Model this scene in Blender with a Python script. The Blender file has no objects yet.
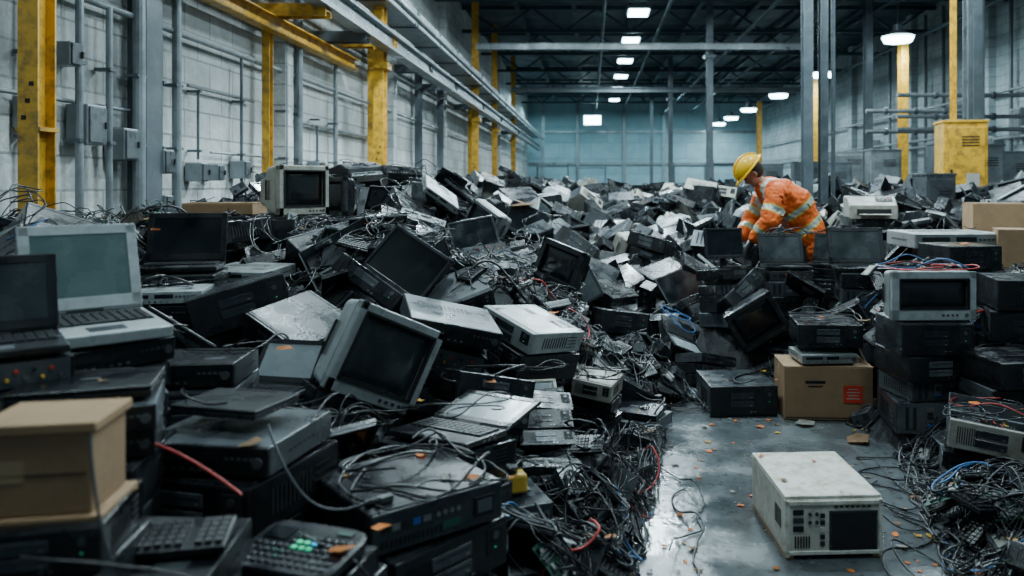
import bpy, bmesh, math, random
import numpy as np
from mathutils import Matrix, Vector, Quaternion, noise as mnoise
random.seed(11); np.random.seed(7); R=random.random
def U(a,b): return a+(b-a)*R()
sc=bpy.context.scene; COL=sc.collection
F=796.0; VX,VY=591.0,185.0; CH=1.6
# ------------------------------------------------------------ camera
cd=bpy.data.cameras.new('camera'); cam=bpy.data.objects.new('camera',cd); COL.objects.link(cam); sc.camera=cam
cd.sensor_width=36; cd.lens=36*F/1024; cam.location=(0,0,CH); cam.rotation_euler=(math.pi/2,0,0)
cd.shift_x=(512-VX)/1024; cd.shift_y=(VY-288)/1024; cd.clip_start=.05; cd.clip_end=200
cd.dof.use_dof=True; cd.dof.focus_distance=5.0; cd.dof.aperture_fstop=2.0
def P(px,py,Y): return Vector(((px-VX)*Y/F, Y, CH-(py-VY)*Y/F))
def proj(v):
    y=max(v.y,.2); return VX+F*v.x/y, VY-F*(v.z-CH)/y
# ------------------------------------------------------------ materials
MATS=[]; MI={}
def newmat(key,name):
    m=bpy.data.materials.new(name); m.use_nodes=True; MI[key]=len(MATS); MATS.append(m)
    nt=m.node_tree; return m,nt,nt.nodes,nt.links,nt.nodes['Principled BSDF']
def c4(c): return (c[0],c[1],c[2],1)
def mat(key,name,col,rough=.5,metal=0,var=.3,dust=0.0,dcol=(.3,.3,.29),scale=7,rnd=.35,bump=.08,spec=.5):
    m,nt,N,L,b=newmat(key,name)
    tc=N.new('ShaderNodeTexCoord'); n1=N.new('ShaderNodeTexNoise'); n1.inputs['Scale'].default_value=scale; n1.inputs['Detail'].default_value=5
    L.new(tc.outputs['Object'],n1.inputs['Vector'])
    mx=N.new('ShaderNodeMixRGB'); mx.inputs[1].default_value=c4([c*(1-var) for c in col]); mx.inputs[2].default_value=c4([min(1,c*(1+var)) for c in col])
    L.new(n1.outputs['Fac'],mx.inputs[0]); out=mx.outputs[0]
    if dust>0:
        n2=N.new('ShaderNodeTexNoise'); n2.inputs['Scale'].default_value=scale*2.3; n2.inputs['Detail'].default_value=8; n2.inputs['Roughness'].default_value=.7
        L.new(tc.outputs['Object'],n2.inputs['Vector'])
        rp=N.new('ShaderNodeValToRGB'); rp.color_ramp.elements[0].position=.45; rp.color_ramp.elements[0].color=(0,0,0,1)
        rp.color_ramp.elements[1].position=.75; rp.color_ramp.elements[1].color=(dust,dust,dust,1)
        L.new(n2.outputs['Fac'],rp.inputs[0]); m2=N.new('ShaderNodeMixRGB'); m2.inputs[2].default_value=c4(dcol)
        L.new(rp.outputs[0],m2.inputs[0]); L.new(out,m2.inputs[1]); out=m2.outputs[0]
    if rnd>0:
        oi=N.new('ShaderNodeObjectInfo'); mr=N.new('ShaderNodeMapRange'); mr.inputs['To Min'].default_value=1-rnd; mr.inputs['To Max'].default_value=1+rnd
        hs=N.new('ShaderNodeHueSaturation'); L.new(oi.outputs['Random'],mr.inputs['Value']); L.new(mr.outputs[0],hs.inputs['Value']); L.new(out,hs.inputs['Color']); out=hs.outputs[0]
    L.new(out,b.inputs['Base Color']); b.inputs['Metallic'].default_value=metal; b.inputs['Specular IOR Level'].default_value=spec
    r=N.new('ShaderNodeMapRange'); r.inputs['From Min'].default_value=.3; r.inputs['From Max'].default_value=.7; r.inputs['To Min'].default_value=max(.03,rough-.14); r.inputs['To Max'].default_value=min(1,rough+.15)
    L.new(n1.outputs['Fac'],r.inputs['Value']); L.new(r.outputs[0],b.inputs['Roughness'])
    if bump>0:
        n3=N.new('ShaderNodeTexNoise'); n3.inputs['Scale'].default_value=90; L.new(tc.outputs['Object'],n3.inputs['Vector'])
        bp=N.new('ShaderNodeBump'); bp.inputs['Strength'].default_value=bump; bp.inputs['Distance'].default_value=.01
        L.new(n3.outputs['Fac'],bp.inputs['Height']); L.new(bp.outputs[0],b.inputs['Normal'])
    return m
def emis(key,name,col,s):
    m,nt,N,L,b=newmat(key,name); b.inputs['Base Color'].default_value=c4(col); b.inputs['Emission Color'].default_value=c4(col); b.inputs['Emission Strength'].default_value=s
mat('black','black_plastic',(.006,.007,.009),.27,dust=.35,dcol=(.045,.05,.053),spec=.42)
mat('char','charcoal_metal',(.016,.020,.024),.3,dust=.4,dcol=(.065,.072,.077),spec=.45)
mat('grey','grey_metal',(.065,.076,.085),.33,.3,dust=.45,dcol=(.17,.17,.16))
mat('silver','silver_plastic',(.31,.335,.34),.34,.1,dust=.6,dcol=(.12,.12,.11))
mat('beige','beige_plastic',(.40,.385,.33),.5,dust=.75,dcol=(.13,.11,.08))
mat('white','dirty_white_plastic',(.46,.445,.385),.45,dust=.95,dcol=(.16,.13,.085))
mat('screen','dark_screen_glass',(.006,.009,.011),.12,var=.4,dust=.15,dcol=(.06,.07,.07),bump=0)
mat('screen2','dusty_green_screen_glass',(.06,.10,.10),.2,var=.3,dust=.4,dcol=(.14,.18,.17),bump=0)
mat('screen3','pale_screen_glass',(.26,.30,.32),.2,var=.2,dust=.2,bump=0)
mat('screen4','dark_grey_screen_glass',(.022,.030,.033),.18,var=.4,dust=.3,dcol=(.08,.10,.10),bump=0)
mat('key','black_key_plastic',(.016,.018,.02),.4,rnd=.1)
mat('keyl','light_key_plastic',(.16,.16,.15),.5,rnd=.1)
mat('port','port_metal',(.30,.30,.29),.33,.9,rnd=0)
mat('slot','dark_recess',(.004,.005,.006),.7,rnd=0,bump=0)
mat('blue','blue_connector_plastic',(.02,.1,.35),.4,rnd=0)
mat('green','green_circuit_board',(.010,.06,.038),.35,rnd=.2)
mat('red','red_plastic',(.6,.035,.015),.5,rnd=.1)
mat('yellow','yellow_plastic',(.75,.45,.04),.5,rnd=.2)
mat('card','brown_cardboard',(.33,.20,.105),.8,var=.25,dust=.5,dcol=(.15,.095,.055),scale=4,rnd=.15)
mat('tape','tan_packing_tape',(.42,.29,.16),.3,rnd=.1)
mat('paper','dirty_white_paper',(.36,.35,.31),.8,rnd=.3)
mat('orange','orange_scrap_plastic',(.75,.24,.04),.6,rnd=.3)
mat('rubber','black_cable_rubber',(.008,.009,.011),.33,rnd=.3)
mat('rubgrey','grey_cable_rubber',(.06,.068,.073),.45,rnd=.3)
mat('rubred','red_cable_rubber',(.4,.02,.015),.45,rnd=.2)
mat('rubblue','blue_cable_rubber',(.03,.12,.3),.45,rnd=.2)
mat('cpaint','worn_yellow_paint',(.66,.35,.02),.45,var=.35,dust=1.0,dcol=(.045,.033,.022),scale=3.6,rnd=.1)
mat('steel','blue_grey_steel',(.07,.09,.103),.45,.3,dust=.5,dcol=(.18,.20,.21),scale=2,rnd=.15)
mat('galv','galvanised_pipe',(.22,.25,.265),.38,.5,dust=.6,dcol=(.07,.075,.075),scale=3,rnd=.2)
mat('roof','dark_roof_steel',(.018,.045,.060),.6,.2,scale=1,rnd=.2)  # blue tint of the cool overhead haze is put into this steel colour
mat('heap','crushed_scrap',(.010,.012,.014),.5,var=.7,dust=.6,dcol=(.05,.054,.06),scale=12,rnd=0,bump=.6)
mat('hivis','orange_hi_vis_fabric',(.98,.14,.012),.7,var=.25,dust=.35,dcol=(.25,.06,.02),scale=9,rnd=0)
mat('reflect','silver_reflective_tape',(.52,.55,.50),.3,.1,rnd=0)
mat('lime','lime_tape_edge',(.75,.55,.08),.5,rnd=0)
mat('skin','skin',(.45,.25,.17),.5,var=.12,rnd=0)
mat('hat','yellow_hard_hat_plastic',(.95,.50,.01),.22,var=.06,rnd=0,bump=0)
mat('glove','black_glove_fabric',(.02,.02,.022),.8,rnd=0)
mat('navy','dark_navy_fabric',(.02,.028,.04),.8,rnd=0)
mat('hair','dark_brown_hair',(.03,.02,.012),.7,rnd=0)
emis('led','green_indicator_light',(.05,.8,.4),.3)
emis('bled','blue_indicator_light',(.05,.5,.9),.3)
emis('lamp','white_lamp_lens',(.62,.92,1),22)
def wallmat(key,name,col,ax,col2,bw=.62,bh=.31,lo=.42,hi=.72):
    m,nt,N,L,b=newmat(key,name); tc=N.new('ShaderNodeTexCoord'); sp=N.new('ShaderNodeSeparateXYZ'); cb=N.new('ShaderNodeCombineXYZ')
    L.new(tc.outputs['Object'],sp.inputs[0]); L.new(sp.outputs[ax],cb.inputs[0]); L.new(sp.outputs[2],cb.inputs[1])
    br=N.new('ShaderNodeTexBrick'); br.inputs['Scale'].default_value=1; br.inputs['Brick Width'].default_value=bw; br.inputs['Row Height'].default_value=bh
    br.inputs['Mortar Size'].default_value=.012; br.inputs['Color1'].default_value=c4(col); br.inputs['Color2'].default_value=c4([c*.82 for c in col]); br.inputs['Mortar'].default_value=c4([c*.45 for c in col])
    L.new(cb.outputs[0],br.inputs['Vector'])
    n=N.new('ShaderNodeTexNoise'); n.inputs['Scale'].default_value=.9; n.inputs['Detail'].default_value=10; n.inputs['Roughness'].default_value=.7; L.new(tc.outputs['Object'],n.inputs['Vector'])
    rp=N.new('ShaderNodeValToRGB'); rp.color_ramp.elements[0].position=lo; rp.color_ramp.elements[0].color=(0,0,0,1); rp.color_ramp.elements[1].position=hi; rp.color_ramp.elements[1].color=(.9,.9,.9,1)
    L.new(n.outputs['Fac'],rp.inputs[0]); mx=N.new('ShaderNodeMixRGB'); L.new(rp.outputs[0],mx.inputs[0]); L.new(br.outputs['Color'],mx.inputs[1]); mx.inputs[2].default_value=c4(col2)
    L.new(mx.outputs[0],b.inputs['Base Color']); b.inputs['Roughness'].default_value=.75
    n4=N.new('ShaderNodeTexNoise'); n4.inputs['Scale'].default_value=14; n4.inputs['Detail'].default_value=6; L.new(tc.outputs['Object'],n4.inputs['Vector'])
    ad=N.new('ShaderNodeMath'); ad.operation='MULTIPLY_ADD'; ad.inputs[1].default_value=-1.0; L.new(br.outputs['Fac'],ad.inputs[0]); L.new(n4.outputs['Fac'],ad.inputs[2])
    bp=N.new('ShaderNodeBump'); bp.inputs['Strength'].default_value=.6; bp.inputs['Distance'].default_value=.03; L.new(ad.outputs[0],bp.inputs['Height']); L.new(bp.outputs[0],b.inputs['Normal'])
wallmat('wallL','painted_block_wall',(.60,.62,.61),1,(.22,.24,.235))
wallmat('wallR','painted_block_wall_pale',(.36,.43,.45),1,(.13,.17,.19))
wallmat('wallB','haze_tinted_panel_wall',(.26,.39,.43),0,(.15,.26,.30),2.4,1.2)  # teal of the far light and haze is mixed into the wall colour
def floormat():
    m,nt,N,L,b=newmat('floor','damp_concrete_floor'); tc=N.new('ShaderNodeTexCoord')
    n=N.new('ShaderNodeTexNoise'); n.inputs['Scale'].default_value=1.6; n.inputs['Detail'].default_value=10; n.inputs['Roughness'].default_value=.65; L.new(tc.outputs['Object'],n.inputs['Vector'])
    rp=N.new('ShaderNodeValToRGB'); e=rp.color_ramp.elements; e[0].position=.3; e[0].color=(.03,.036,.04,1); e[1].position=.7; e[1].color=(.12,.135,.14,1); L.new(n.outputs['Fac'],rp.inputs[0])
    n2=N.new('ShaderNodeTexNoise'); n2.inputs['Scale'].default_value=22; n2.inputs['Detail'].default_value=8; L.new(tc.outputs['Object'],n2.inputs['Vector'])
    r2=N.new('ShaderNodeValToRGB'); r2.color_ramp.elements[0].position=.55; r2.color_ramp.elements[0].color=(0,0,0,1); r2.color_ramp.elements[1].position=.7; r2.color_ramp.elements[1].color=(.7,.7,.7,1); L.new(n2.outputs['Fac'],r2.inputs[0])
    mx=N.new('ShaderNodeMixRGB'); mx.inputs[2].default_value=(.03,.027,.024,1); L.new(r2.outputs[0],mx.inputs[0]); L.new(rp.outputs[0],mx.inputs[1]); L.new(mx.outputs[0],b.inputs['Base Color'])
    n3=N.new('ShaderNodeTexNoise'); n3.inputs['Scale'].default_value=2.5; n3.inputs['Detail'].default_value=6; L.new(tc.outputs['Object'],n3.inputs['Vector'])
    mr=N.new('ShaderNodeMapRange'); mr.inputs['From Min'].default_value=.40; mr.inputs['From Max'].default_value=.64; mr.inputs['To Min'].default_value=.07; mr.inputs['To Max'].default_value=.36; L.new(n3.outputs['Fac'],mr.inputs['Value']); L.new(mr.outputs[0],b.inputs['Roughness'])
    bp=N.new('ShaderNodeBump'); bp.inputs['Strength'].default_value=.2; bp.inputs['Distance'].default_value=.01; L.new(n2.outputs['Fac'],bp.inputs['Height']); L.new(bp.outputs[0],b.inputs['Normal'])
floormat()
# ------------------------------------------------------------ mesh helpers
def setm(bm,vs,m):
    for f in {f for v in vs for f in v.link_faces}: f.material_index=MI[m]
def bx(bm,c,s,m,b=0,rot=None):
    M=Matrix.Translation(c)
    if rot is not None: M=M@rot
    r=bmesh.ops.create_cube(bm,size=1,matrix=M@Matrix.Diagonal((s[0],s[1],s[2],1)))
    vs=r['verts']; setm(bm,vs,m)
    if b>0:
        es=list({e for v in vs for e in v.link_edges})
        bmesh.ops.bevel(bm,geom=es,offset=b,segments=1 if b<.004 else 2,affect='EDGES',profile=.5,material=-1)
def cyl(bm,c,r,h,ax,m,seg=16,r2=None):
    rot={'z':Matrix(),'x':Matrix.Rotation(math.pi/2,4,'Y'),'y':Matrix.Rotation(math.pi/2,4,'X')}[ax]
    q=bmesh.ops.create_cone(bm,cap_ends=True,segments=seg,radius1=r,radius2=r if r2 is None else r2,depth=h,matrix=Matrix.Translation(c)@rot)
    setm(bm,q['verts'],m)
def loft(bm,rings,m):
    vv=[[bm.verts.new(p) for p in r] for r in rings]; n=len(rings[0]); fs=[]
    for a,b in zip(vv,vv[1:]):
        for i in range(n): fs.append(bm.faces.new((a[i],a[(i+1)%n],b[(i+1)%n],b[i])))
    fs.append(bm.faces.new(list(reversed(vv[0])))); fs.append(bm.faces.new(vv[-1]))
    for f in fs: f.material_index=MI[m]
    bmesh.ops.recalc_face_normals(bm,faces=fs)
def rrect(w,h,r,y,cx=0,cz=0,n=3):
    pts=[]
    for sx,sz,a0 in((1,1,0),(-1,1,90),(-1,-1,180),(1,-1,270)):
        for i in range(n+1):
            a=math.radians(a0+90*i/n); pts.append((cx+sx*(w/2-r)+r*math.cos(a),y,cz+sz*(h/2-r)+r*math.sin(a)))
    return pts
def fin(bm,name,smooth=False):
    me=bpy.data.meshes.new(name); used=sorted({f.material_index for f in bm.faces}); mp={u:i for i,u in enumerate(used)}
    for f in bm.faces: f.material_index=mp[f.material_index]; f.smooth=smooth
    bm.to_mesh(me); bm.free()
    for u in used: me.materials.append(MATS[u])
    me['gm']=used; return me
def B(): return bmesh.new()
def obj(name,me,parent=None,**kw):
    o=bpy.data.objects.new(name,me); COL.objects.link(o)
    if parent: o.parent=parent
    for k,v in kw.items(): o[k]=v
    return o
def mk(name,fn,parent=None,smooth=False,**kw):
    bm=B(); fn(bm); return obj(name,fin(bm,name,smooth),parent,**kw)
class Proto: pass
def proto(kind,cat,label,dims,parts,front=0):
    p=Proto(); p.kind=kind;p.cat=cat;p.label=label;p.dims=dims;p.parts=parts
    V=[];Fc=[];Mt=[]
    for nm,me,par in parts:
        o=len(V); V+= [tuple(v.co) for v in me.vertices]; gm=list(me['gm'])
        for pl in me.polygons: Fc.append([o+i for i in pl.vertices]); Mt.append(gm[pl.material_index])
    p.V=np.array(V); p.F=Fc; p.M=Mt
    me=bpy.data.meshes.new(kind+'_whole'); me.from_pydata(V,[],Fc); used=sorted(set(Mt)); mp={u:i for i,u in enumerate(used)}
    for u in used: me.materials.append(MATS[u])
    me.polygons.foreach_set('material_index',[mp[m] for m in Mt]); p.full=me
    return p
# ------------------------------------------------------------ device builders
def rearp(w,d,h,col):
    b=B(); y=d/2+.002; bx(b,(0,y,h/2),(w*.97,.004,h*.95),'grey' if col!='black' else 'char')
    ps=min(h*.8,.1); bx(b,(-w*.3,y+.003,h/2),(w*.28,.005,ps),'port'); cyl(b,(-w*.33,y+.006,h/2),ps*.4,.004,'y','slot',16); cyl(b,(-w*.33,y+.009,h/2),ps*.12,.004,'y','char',12)
    for k in range(3): bx(b,(-w*.33,y+.0085,h/2),(ps*.75,.0015,.003),'port',0,Matrix.Rotation(k*math.pi/3,4,'Y'))
    bx(b,(-w*.2,y+.006,h*.5),(.025,.006,.02),'slot'); bx(b,(0.02,y+.003,h*.55),(w*.12,.003,h*.6),'port')
    for i,mm in enumerate(('blue','port','slot','slot','port')): bx(b,(.02,y+.007,h*.30+i*h*.12),(w*.08,.006,h*.08),mm)
    for i in range(4): bx(b,(w*.2+i*.022,y+.004,h/2),(.014,.004,h*.7),'slot' if i%2 else 'grey')
    return fin(b,'rear_panel')
def frontp(w,d,h,col,fcol):
    b=B(); y=-d/2-.009; bx(b,(0,y,h/2),(w*1.0,.018,h*.99),fcol,.006)
    bx(b,(w*.37,y-.010,h*.62),(w*.16,.004,h*.5),'slot',.001); cyl(b,(w*.37,y-.013,h*.72),.012,.006,'y','grey',16)
    bx(b,(w*.37,y-.012,h*.48),(.006,.003,.003),'led')
    for i in range(9): bx(b,(-w*.40+i*.011,y-.009,h*.5),(.005,.003,h*.6),'slot')
    for i in range(2): bx(b,(w*.1+i*.025,y-.009,h*.15),(.014,.004,.006),'port')
    fp=fin(b,'front_panel')
    b=B(); n=1 if h<.12 else 2
    for i in range(n): 
        z=h*(.68 if n>1 else .6)-i*.05; bx(b,(-w*.03,y-.010,z),(.148,.006,.038 if h>.1 else h*.4),'char' if col!='black' else 'grey',.001); bx(b,(-w*.03+.055,y-.0135,z-.01),(.014,.003,.005),'port'); bx(b,(-w*.03,y-.0135,z+.006),(.13,.002,.002),'slot')
    return fp,fin(b,'disc_drive')
def desktop(col,w,d,h,cname,fcol=None):
    fcol=fcol or col
    b=B(); bx(b,(0,0,h/2),(w,d,h),col,.007)
    for s in(-1,1):
        for i in range(10): bx(b,(s*w/2,-d*.3+i*.02,h*.5),(.003,.007,h*.5),'slot')
        for i in range(4): bx(b,(s*w/2,d*.28,h*.25+i*h*.16),(.003,.07,.004),'slot')
    bx(b,(0,-d*.46,h+.0005),(w*.96,.004,.002),'slot'); bx(b,(0,d*.46,h+.0005),(w*.96,.003,.002),'slot')
    for i in range(8):
        for j in range(2): bx(b,(w*.12+i*.014,d*.2+j*.06,h+.0003),(.006,.045,.0016),'slot')
    bx(b,(-w*.25,d*.12,h+.0008),(.09,.05,.001),'paper' if col in('beige','silver') else 'grey'); bx(b,(-w*.25,d*.12,h+.0016),(.07,.006,.0006),'slot')
    for sx in(-1,1):
        for sy in(-1,1): cyl(b,(sx*w*.42,sy*d*.42,-.001),.012,.006,'z','rubber',10); cyl(b,(sx*w*.46,sy*d*.42,h+.001),.004,.003,'z','port',6)
    for i in range(6): bx(b,(-w*.1+i*.016,0,-.0005),(.007,.09,.002),'slot')
    root=fin(b,'computer_shell'); fp,dr=frontp(w,d,h,col,fcol); rp=rearp(w,d,h,col)
    return proto('desktop_computer','computer',f'{cname} desktop computer case lying in the electronics heap',(w,d+.04,h),[('desktop_computer',root,-1),('front_panel',fp,0),('disc_drive',dr,1),('rear_panel',rp,0)])
def opencase(col,cname):
    w,d,h=.42,.42,.15; t=.004; rr=random.Random(9); b=B(); bx(b,(0,0,t/2),(w,d,t),col)
    for c,s in(((-w/2,0,h/2),(t,d,h)),((w/2,0,h/2),(t,d,h)),((0,d/2,h/2),(w,t,h)),((0,-d/2,h/2),(w,t,h))): bx(b,c,s,'grey')
    bx(b,(0,-d*.18,h-.008),(w,.02,.012),'grey'); r=fin(b,'open_shell'); fp,dr=frontp(w,d,h,col,col); rp=rearp(w,d,h,col)
    b=B(); bx(b,(w*.16,d*.1,.012),(w*.56,d*.68,.004),'green')
    for i in range(24): bx(b,(w*.16+rr.uniform(-.1,.1),d*.1+rr.uniform(-.13,.13),.02),(rr.uniform(.01,.035),rr.uniform(.01,.035),.015),rr.choice(['slot','char','port','grey','key']))
    for i in range(3): bx(b,(w*.02+i*.014,d*.2,.025),(.007,.12,.024),'slot')
    bx(b,(w*.2,d*.14,.035),(.07,.07,.03),'grey'); 
    for i in range(7): bx(b,(w*.2-.03+i*.01,d*.14,.055),(.003,.07,.02),'grey')
    mb=fin(b,'motherboard'); b=B(); bx(b,(-w*.3,d*.28,.055),(.14,.15,.09),'grey',.002); cyl(b,(-w*.3,d*.28,.1005),.05,.003,'z','slot',18); cyl(b,(-w*.3,d*.28,.103),.018,.003,'z','char',12); ps=fin(b,'power_unit')
    b=B(); bx(b,(-w*.27,-d*.3,.06),(.15,.14,.045),'grey',.002); bx(b,(-w*.27,-d*.3,.105),(.105,.14,.026),'grey',.002); bx(b,(w*.1,-d*.36,.06),(.16,.05,.04),'char',.002); dv=fin(b,'drive_bay')
    b=B()
    for k in range(5):
        x0,y0=-w*.2+rr.uniform(-.02,.02),d*.2
        for i in range(9):
            a=i/8; bx(b,(x0+a*(.16)+.02*math.sin(i*1.3+k),y0-a*(.2)+.03*math.cos(i+k),.08+.03*math.sin(a*3.1)+k*.006),(.03,.006,.004),['red','yellow','slot','slot','grey'][k],0,Matrix.Rotation(-.9+.4*math.sin(i+k),4,'Z'))
    wr=fin(b,'internal_wiring')
    return proto('desktop_computer','computer',f'{cname} opened desktop computer case with exposed circuit board',(w,d+.04,h),[('desktop_computer',r,-1),('front_panel',fp,0),('disc_drive',dr,1),('rear_panel',rp,0),('motherboard',mb,0),('power_unit',ps,0),('drive_bay',dv,0),('internal_wiring',wr,0)])
def player(col,w,d,h,cname,fcol='black'):
    b=B(); bx(b,(0,0,h/2),(w,d,h),col,.005)
    for j in range(4):
        for i in range(12): bx(b,(-w*.36+i*.022,d*.05+j*.022,h),(.014,.006,.002),'slot')
    bx(b,(w*.25,-d*.2,h),(.08,.04,.0015),'grey'); bx(b,(0,0,0),(w*.6,d*.5,.003),'slot')
    for sx in(-1,1):
        for sy in(-1,1): cyl(b,(sx*w*.4,sy*d*.4,-.001),.013,.006,'z','rubber',10)
        for i in range(6): bx(b,(sx*w/2,-d*.2+i*.03,h*.5),(.003,.018,.006),'slot')
    r=fin(b,'device_shell'); b=B(); y=-d/2-.006; bx(b,(0,y,h/2),(w,.012,h*.98),fcol,.003)
    bx(b,(w*.05,y-.007,h*.62),(w*.22,.003,h*.3),'screen'); bx(b,(-w*.28,y-.007,h*.62),(w*.3,.003,h*.28),'slot')
    for i in range(6): bx(b,(w*.2+i*.02,y-.008,h*.6),(.012,.004,.009),'grey')
    for i in range(8): bx(b,(-w*.4+i*.03,y-.007,h*.2),(.012,.003,.008),'port' if i%4 else 'green')
    cyl(b,(w*.43,y-.009,h*.5),min(.016,h*.3),.012,'y','grey',18)
    fp=fin(b,'front_panel'); b=B(); y=d/2; bx(b,(0,y+.001,h/2),(w*.94,.003,h*.9),'grey')
    for i in range(10): cyl(b,(-w*.4+i*.025,y+.006,h*.35+(i%2)*h*.3),.006,.01,'y',('port','red','yellow','slot')[i%4],10)
    bx(b,(w*.2,y+.004,h*.5),(.06,.006,h*.4),'slot'); bx(b,(w*.36,y+.004,h*.5),(.03,.008,.02),'slot')
    rp=fin(b,'rear_panel')
    return proto('media_player','electronics',f'{cname} flat electronics unit with buttons and display',(w,d+.02,h),[('media_player',r,-1),('front_panel',fp,0),('rear_panel',rp,0)])
def laptop(col,ang,scr,cname,w=.34,d=.24,key='key',rimw=.03,th=.022):
    b=B(); bx(b,(0,0,th/2+.001),(w,d,th),col,.005)
    bx(b,(0,-d*.3,.0015+th),(.09,.05,.001),'char' if col!='black' else 'grey')
    for i in range(7): bx(b,(-w*.3+i*.012,d*.1,0),(.006,.05,.002),'slot')
    bx(b,(w*.1,d*.32,0),(w*.6,.003,.003),'slot'); bx(b,(w*.1,-d*.1,0),(.1,.07,.002),'grey'); bx(b,(-w*.25,-d*.2,0),(.09,.09,.002),'slot')
    for s in(-1,1):
        for i in range(3): bx(b,(s*w/2,-.02+i*.03,th/2),(.003,.016,.007),'port')
    r=fin(b,'laptop_base'); b=B(); z=th+.0015; bx(b,(0,d*.16,z),(w*.9,d*.5,.002),'slot')
    for j in range(5):
        n=12; 
        for i in range(n):
            if j==0 and 3<i<8: continue
            bx(b,(-w*.41+i*w*.82/(n-1),d*-.045+j*d*.1,z+.0035),(w*.058,d*.078,.004),key)
    bx(b,(0,-d*.045,z+.0035),(w*.28,d*.078,.004),key)
    kb=fin(b,'keyboard')
    def lidm(fn,nm):
        b=B(); fn(b); M=Matrix.Translation((0,d/2,th+.002))@Matrix.Rotation(math.radians(180-ang),4,'X'); 
        bmesh.ops.transform(b,matrix=M,verts=b.verts); return fin(b,nm)
    if ang<2:
        b=B(); bx(b,(0,0,.0295),(w,d,.010),col,.003); bx(b,(0,.01,.0352),(w*.14,.03,.0008),'grey'); bx(b,(0,d*.46,.031),(w*.5,.012,.012),'slot'); lid=fin(b,'lid'); parts=[('laptop_computer',r,-1),('lid',lid,0)]; dims=(w,d,.036)
        return proto('laptop_computer','laptop',f'closed {cname} laptop lying on the electronics heap',dims,parts)
    lid=lidm(lambda b:(bx(b,(0,d*.5,-.006),(w,d,.012),col,.005),bx(b,(0,.0,-.004),(w*.3,.014,.014),'slot')),'lid')
    rim='black' if col not in('white','silver') else col; q=rimw
    fr=lidm(lambda b:(bx(b,(0,d*.51,0),(w*.9,d*.86,.002),scr),[bx(b,(x,y,.0012),s,rim,.001) for x,y,s in((0,d*.06+q/3,(w*.98,q,.005)),(0,d*.975-q/3,(w*.98,q*.8,.005)),(-w*.49+q/3,d*.51,(q*.8,d*.93,.005)),(w*.49-q/3,d*.51,(q*.8,d*.93,.005)))]),'screen')
    hh=d*math.sin(math.radians(min(ang,90) if ang<90 else 180-ang))+.03
    return proto('laptop_computer','laptop',f'open {cname} laptop with exposed keyboard and blank screen',(w,d,hh*.5),[('laptop_computer',r,-1),('keyboard',kb,0),('lid',lid,0),('screen',fr,2)])
def crt(col,w,cname,scr='screen',h=None,d=None,bez=None):
    h=h or w*.85; d=d or w*.85; bez=bez or col
    b=B(); y0=-d/2+.05
    loft(b,[rrect(w,h,.02,y0,0,h/2),rrect(w*.97,h*.95,.03,y0+d*.3,0,h/2),rrect(w*.72,h*.66,.04,y0+d*.62,0,h*.47),rrect(w*.6,h*.55,.03,d/2,0,h*.45)],col)
    for i in range(8): bx(b,(-w*.28+i*w*.08,y0+d*.16,h*.975),(w*.03,d*.16,.004),'slot')
    for s in(-1,1):
        for i in range(6): bx(b,(s*w*.485,y0+d*.1+i*.018,h*.5),(.006,.006,h*.4),'slot')
    bx(b,(0,d/2,h*.4),(w*.3,.006,h*.2),'char'); bx(b,(0,0,.008),(w*.5,d*.5,.016),col,.004)
    r=fin(b,'monitor_housing'); b=B(); t=w*.09; y=-d/2+.025
    for c,s in(((0,y,h-t/2),(w,.05,t)),((0,y,t*.75),(w,.05,t*1.5)),((-w/2+t/2,y,h/2),(t,.05,h)),((w/2-t/2,y,h/2),(t,.05,h))): bx(b,c,s,bez,.006)
    for i in range(4): cyl(b,(w*.1+i*.03,y-.027,t*.7),.007,.006,'y','char',10)
    cyl(b,(w*.38,y-.027,t*.7),.012,.008,'y','grey',14)
    for c,s in(((0,y-.02,h-t*1.02),(w-2*t,.02,.01)),((-w/2+t*1.02,y-.02,h/2+t*.2),(.01,.02,h-2.5*t)),((w/2-t*1.02,y-.02,h/2+t*.2),(.01,.02,h-2.5*t)),((0,y-.02,t*1.52),(w-2*t,.02,.01))): bx(b,c,s,'slot')
    bz=fin(b,'bezel'); b=B(); 
    ring=[rrect(w-2*t+.004,h-2.5*t+.004,.015,-d/2+.035,0,h/2+t*.25),rrect(w-2*t-.03,h-2.5*t-.03,.02,-d/2+.022,0,h/2+t*.25),rrect(w-2*t-.12,h-2.5*t-.1,.02,-d/2+.016,0,h/2+t*.25)]
    loft(b,ring,scr); s=fin(b,'screen',True)
    return proto('crt_monitor','monitor',f'{cname} bulky tube monitor with dark glass screen',(w,d,h),[('crt_monitor',r,-1),('bezel',bz,0),('screen',s,1)])
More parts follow.
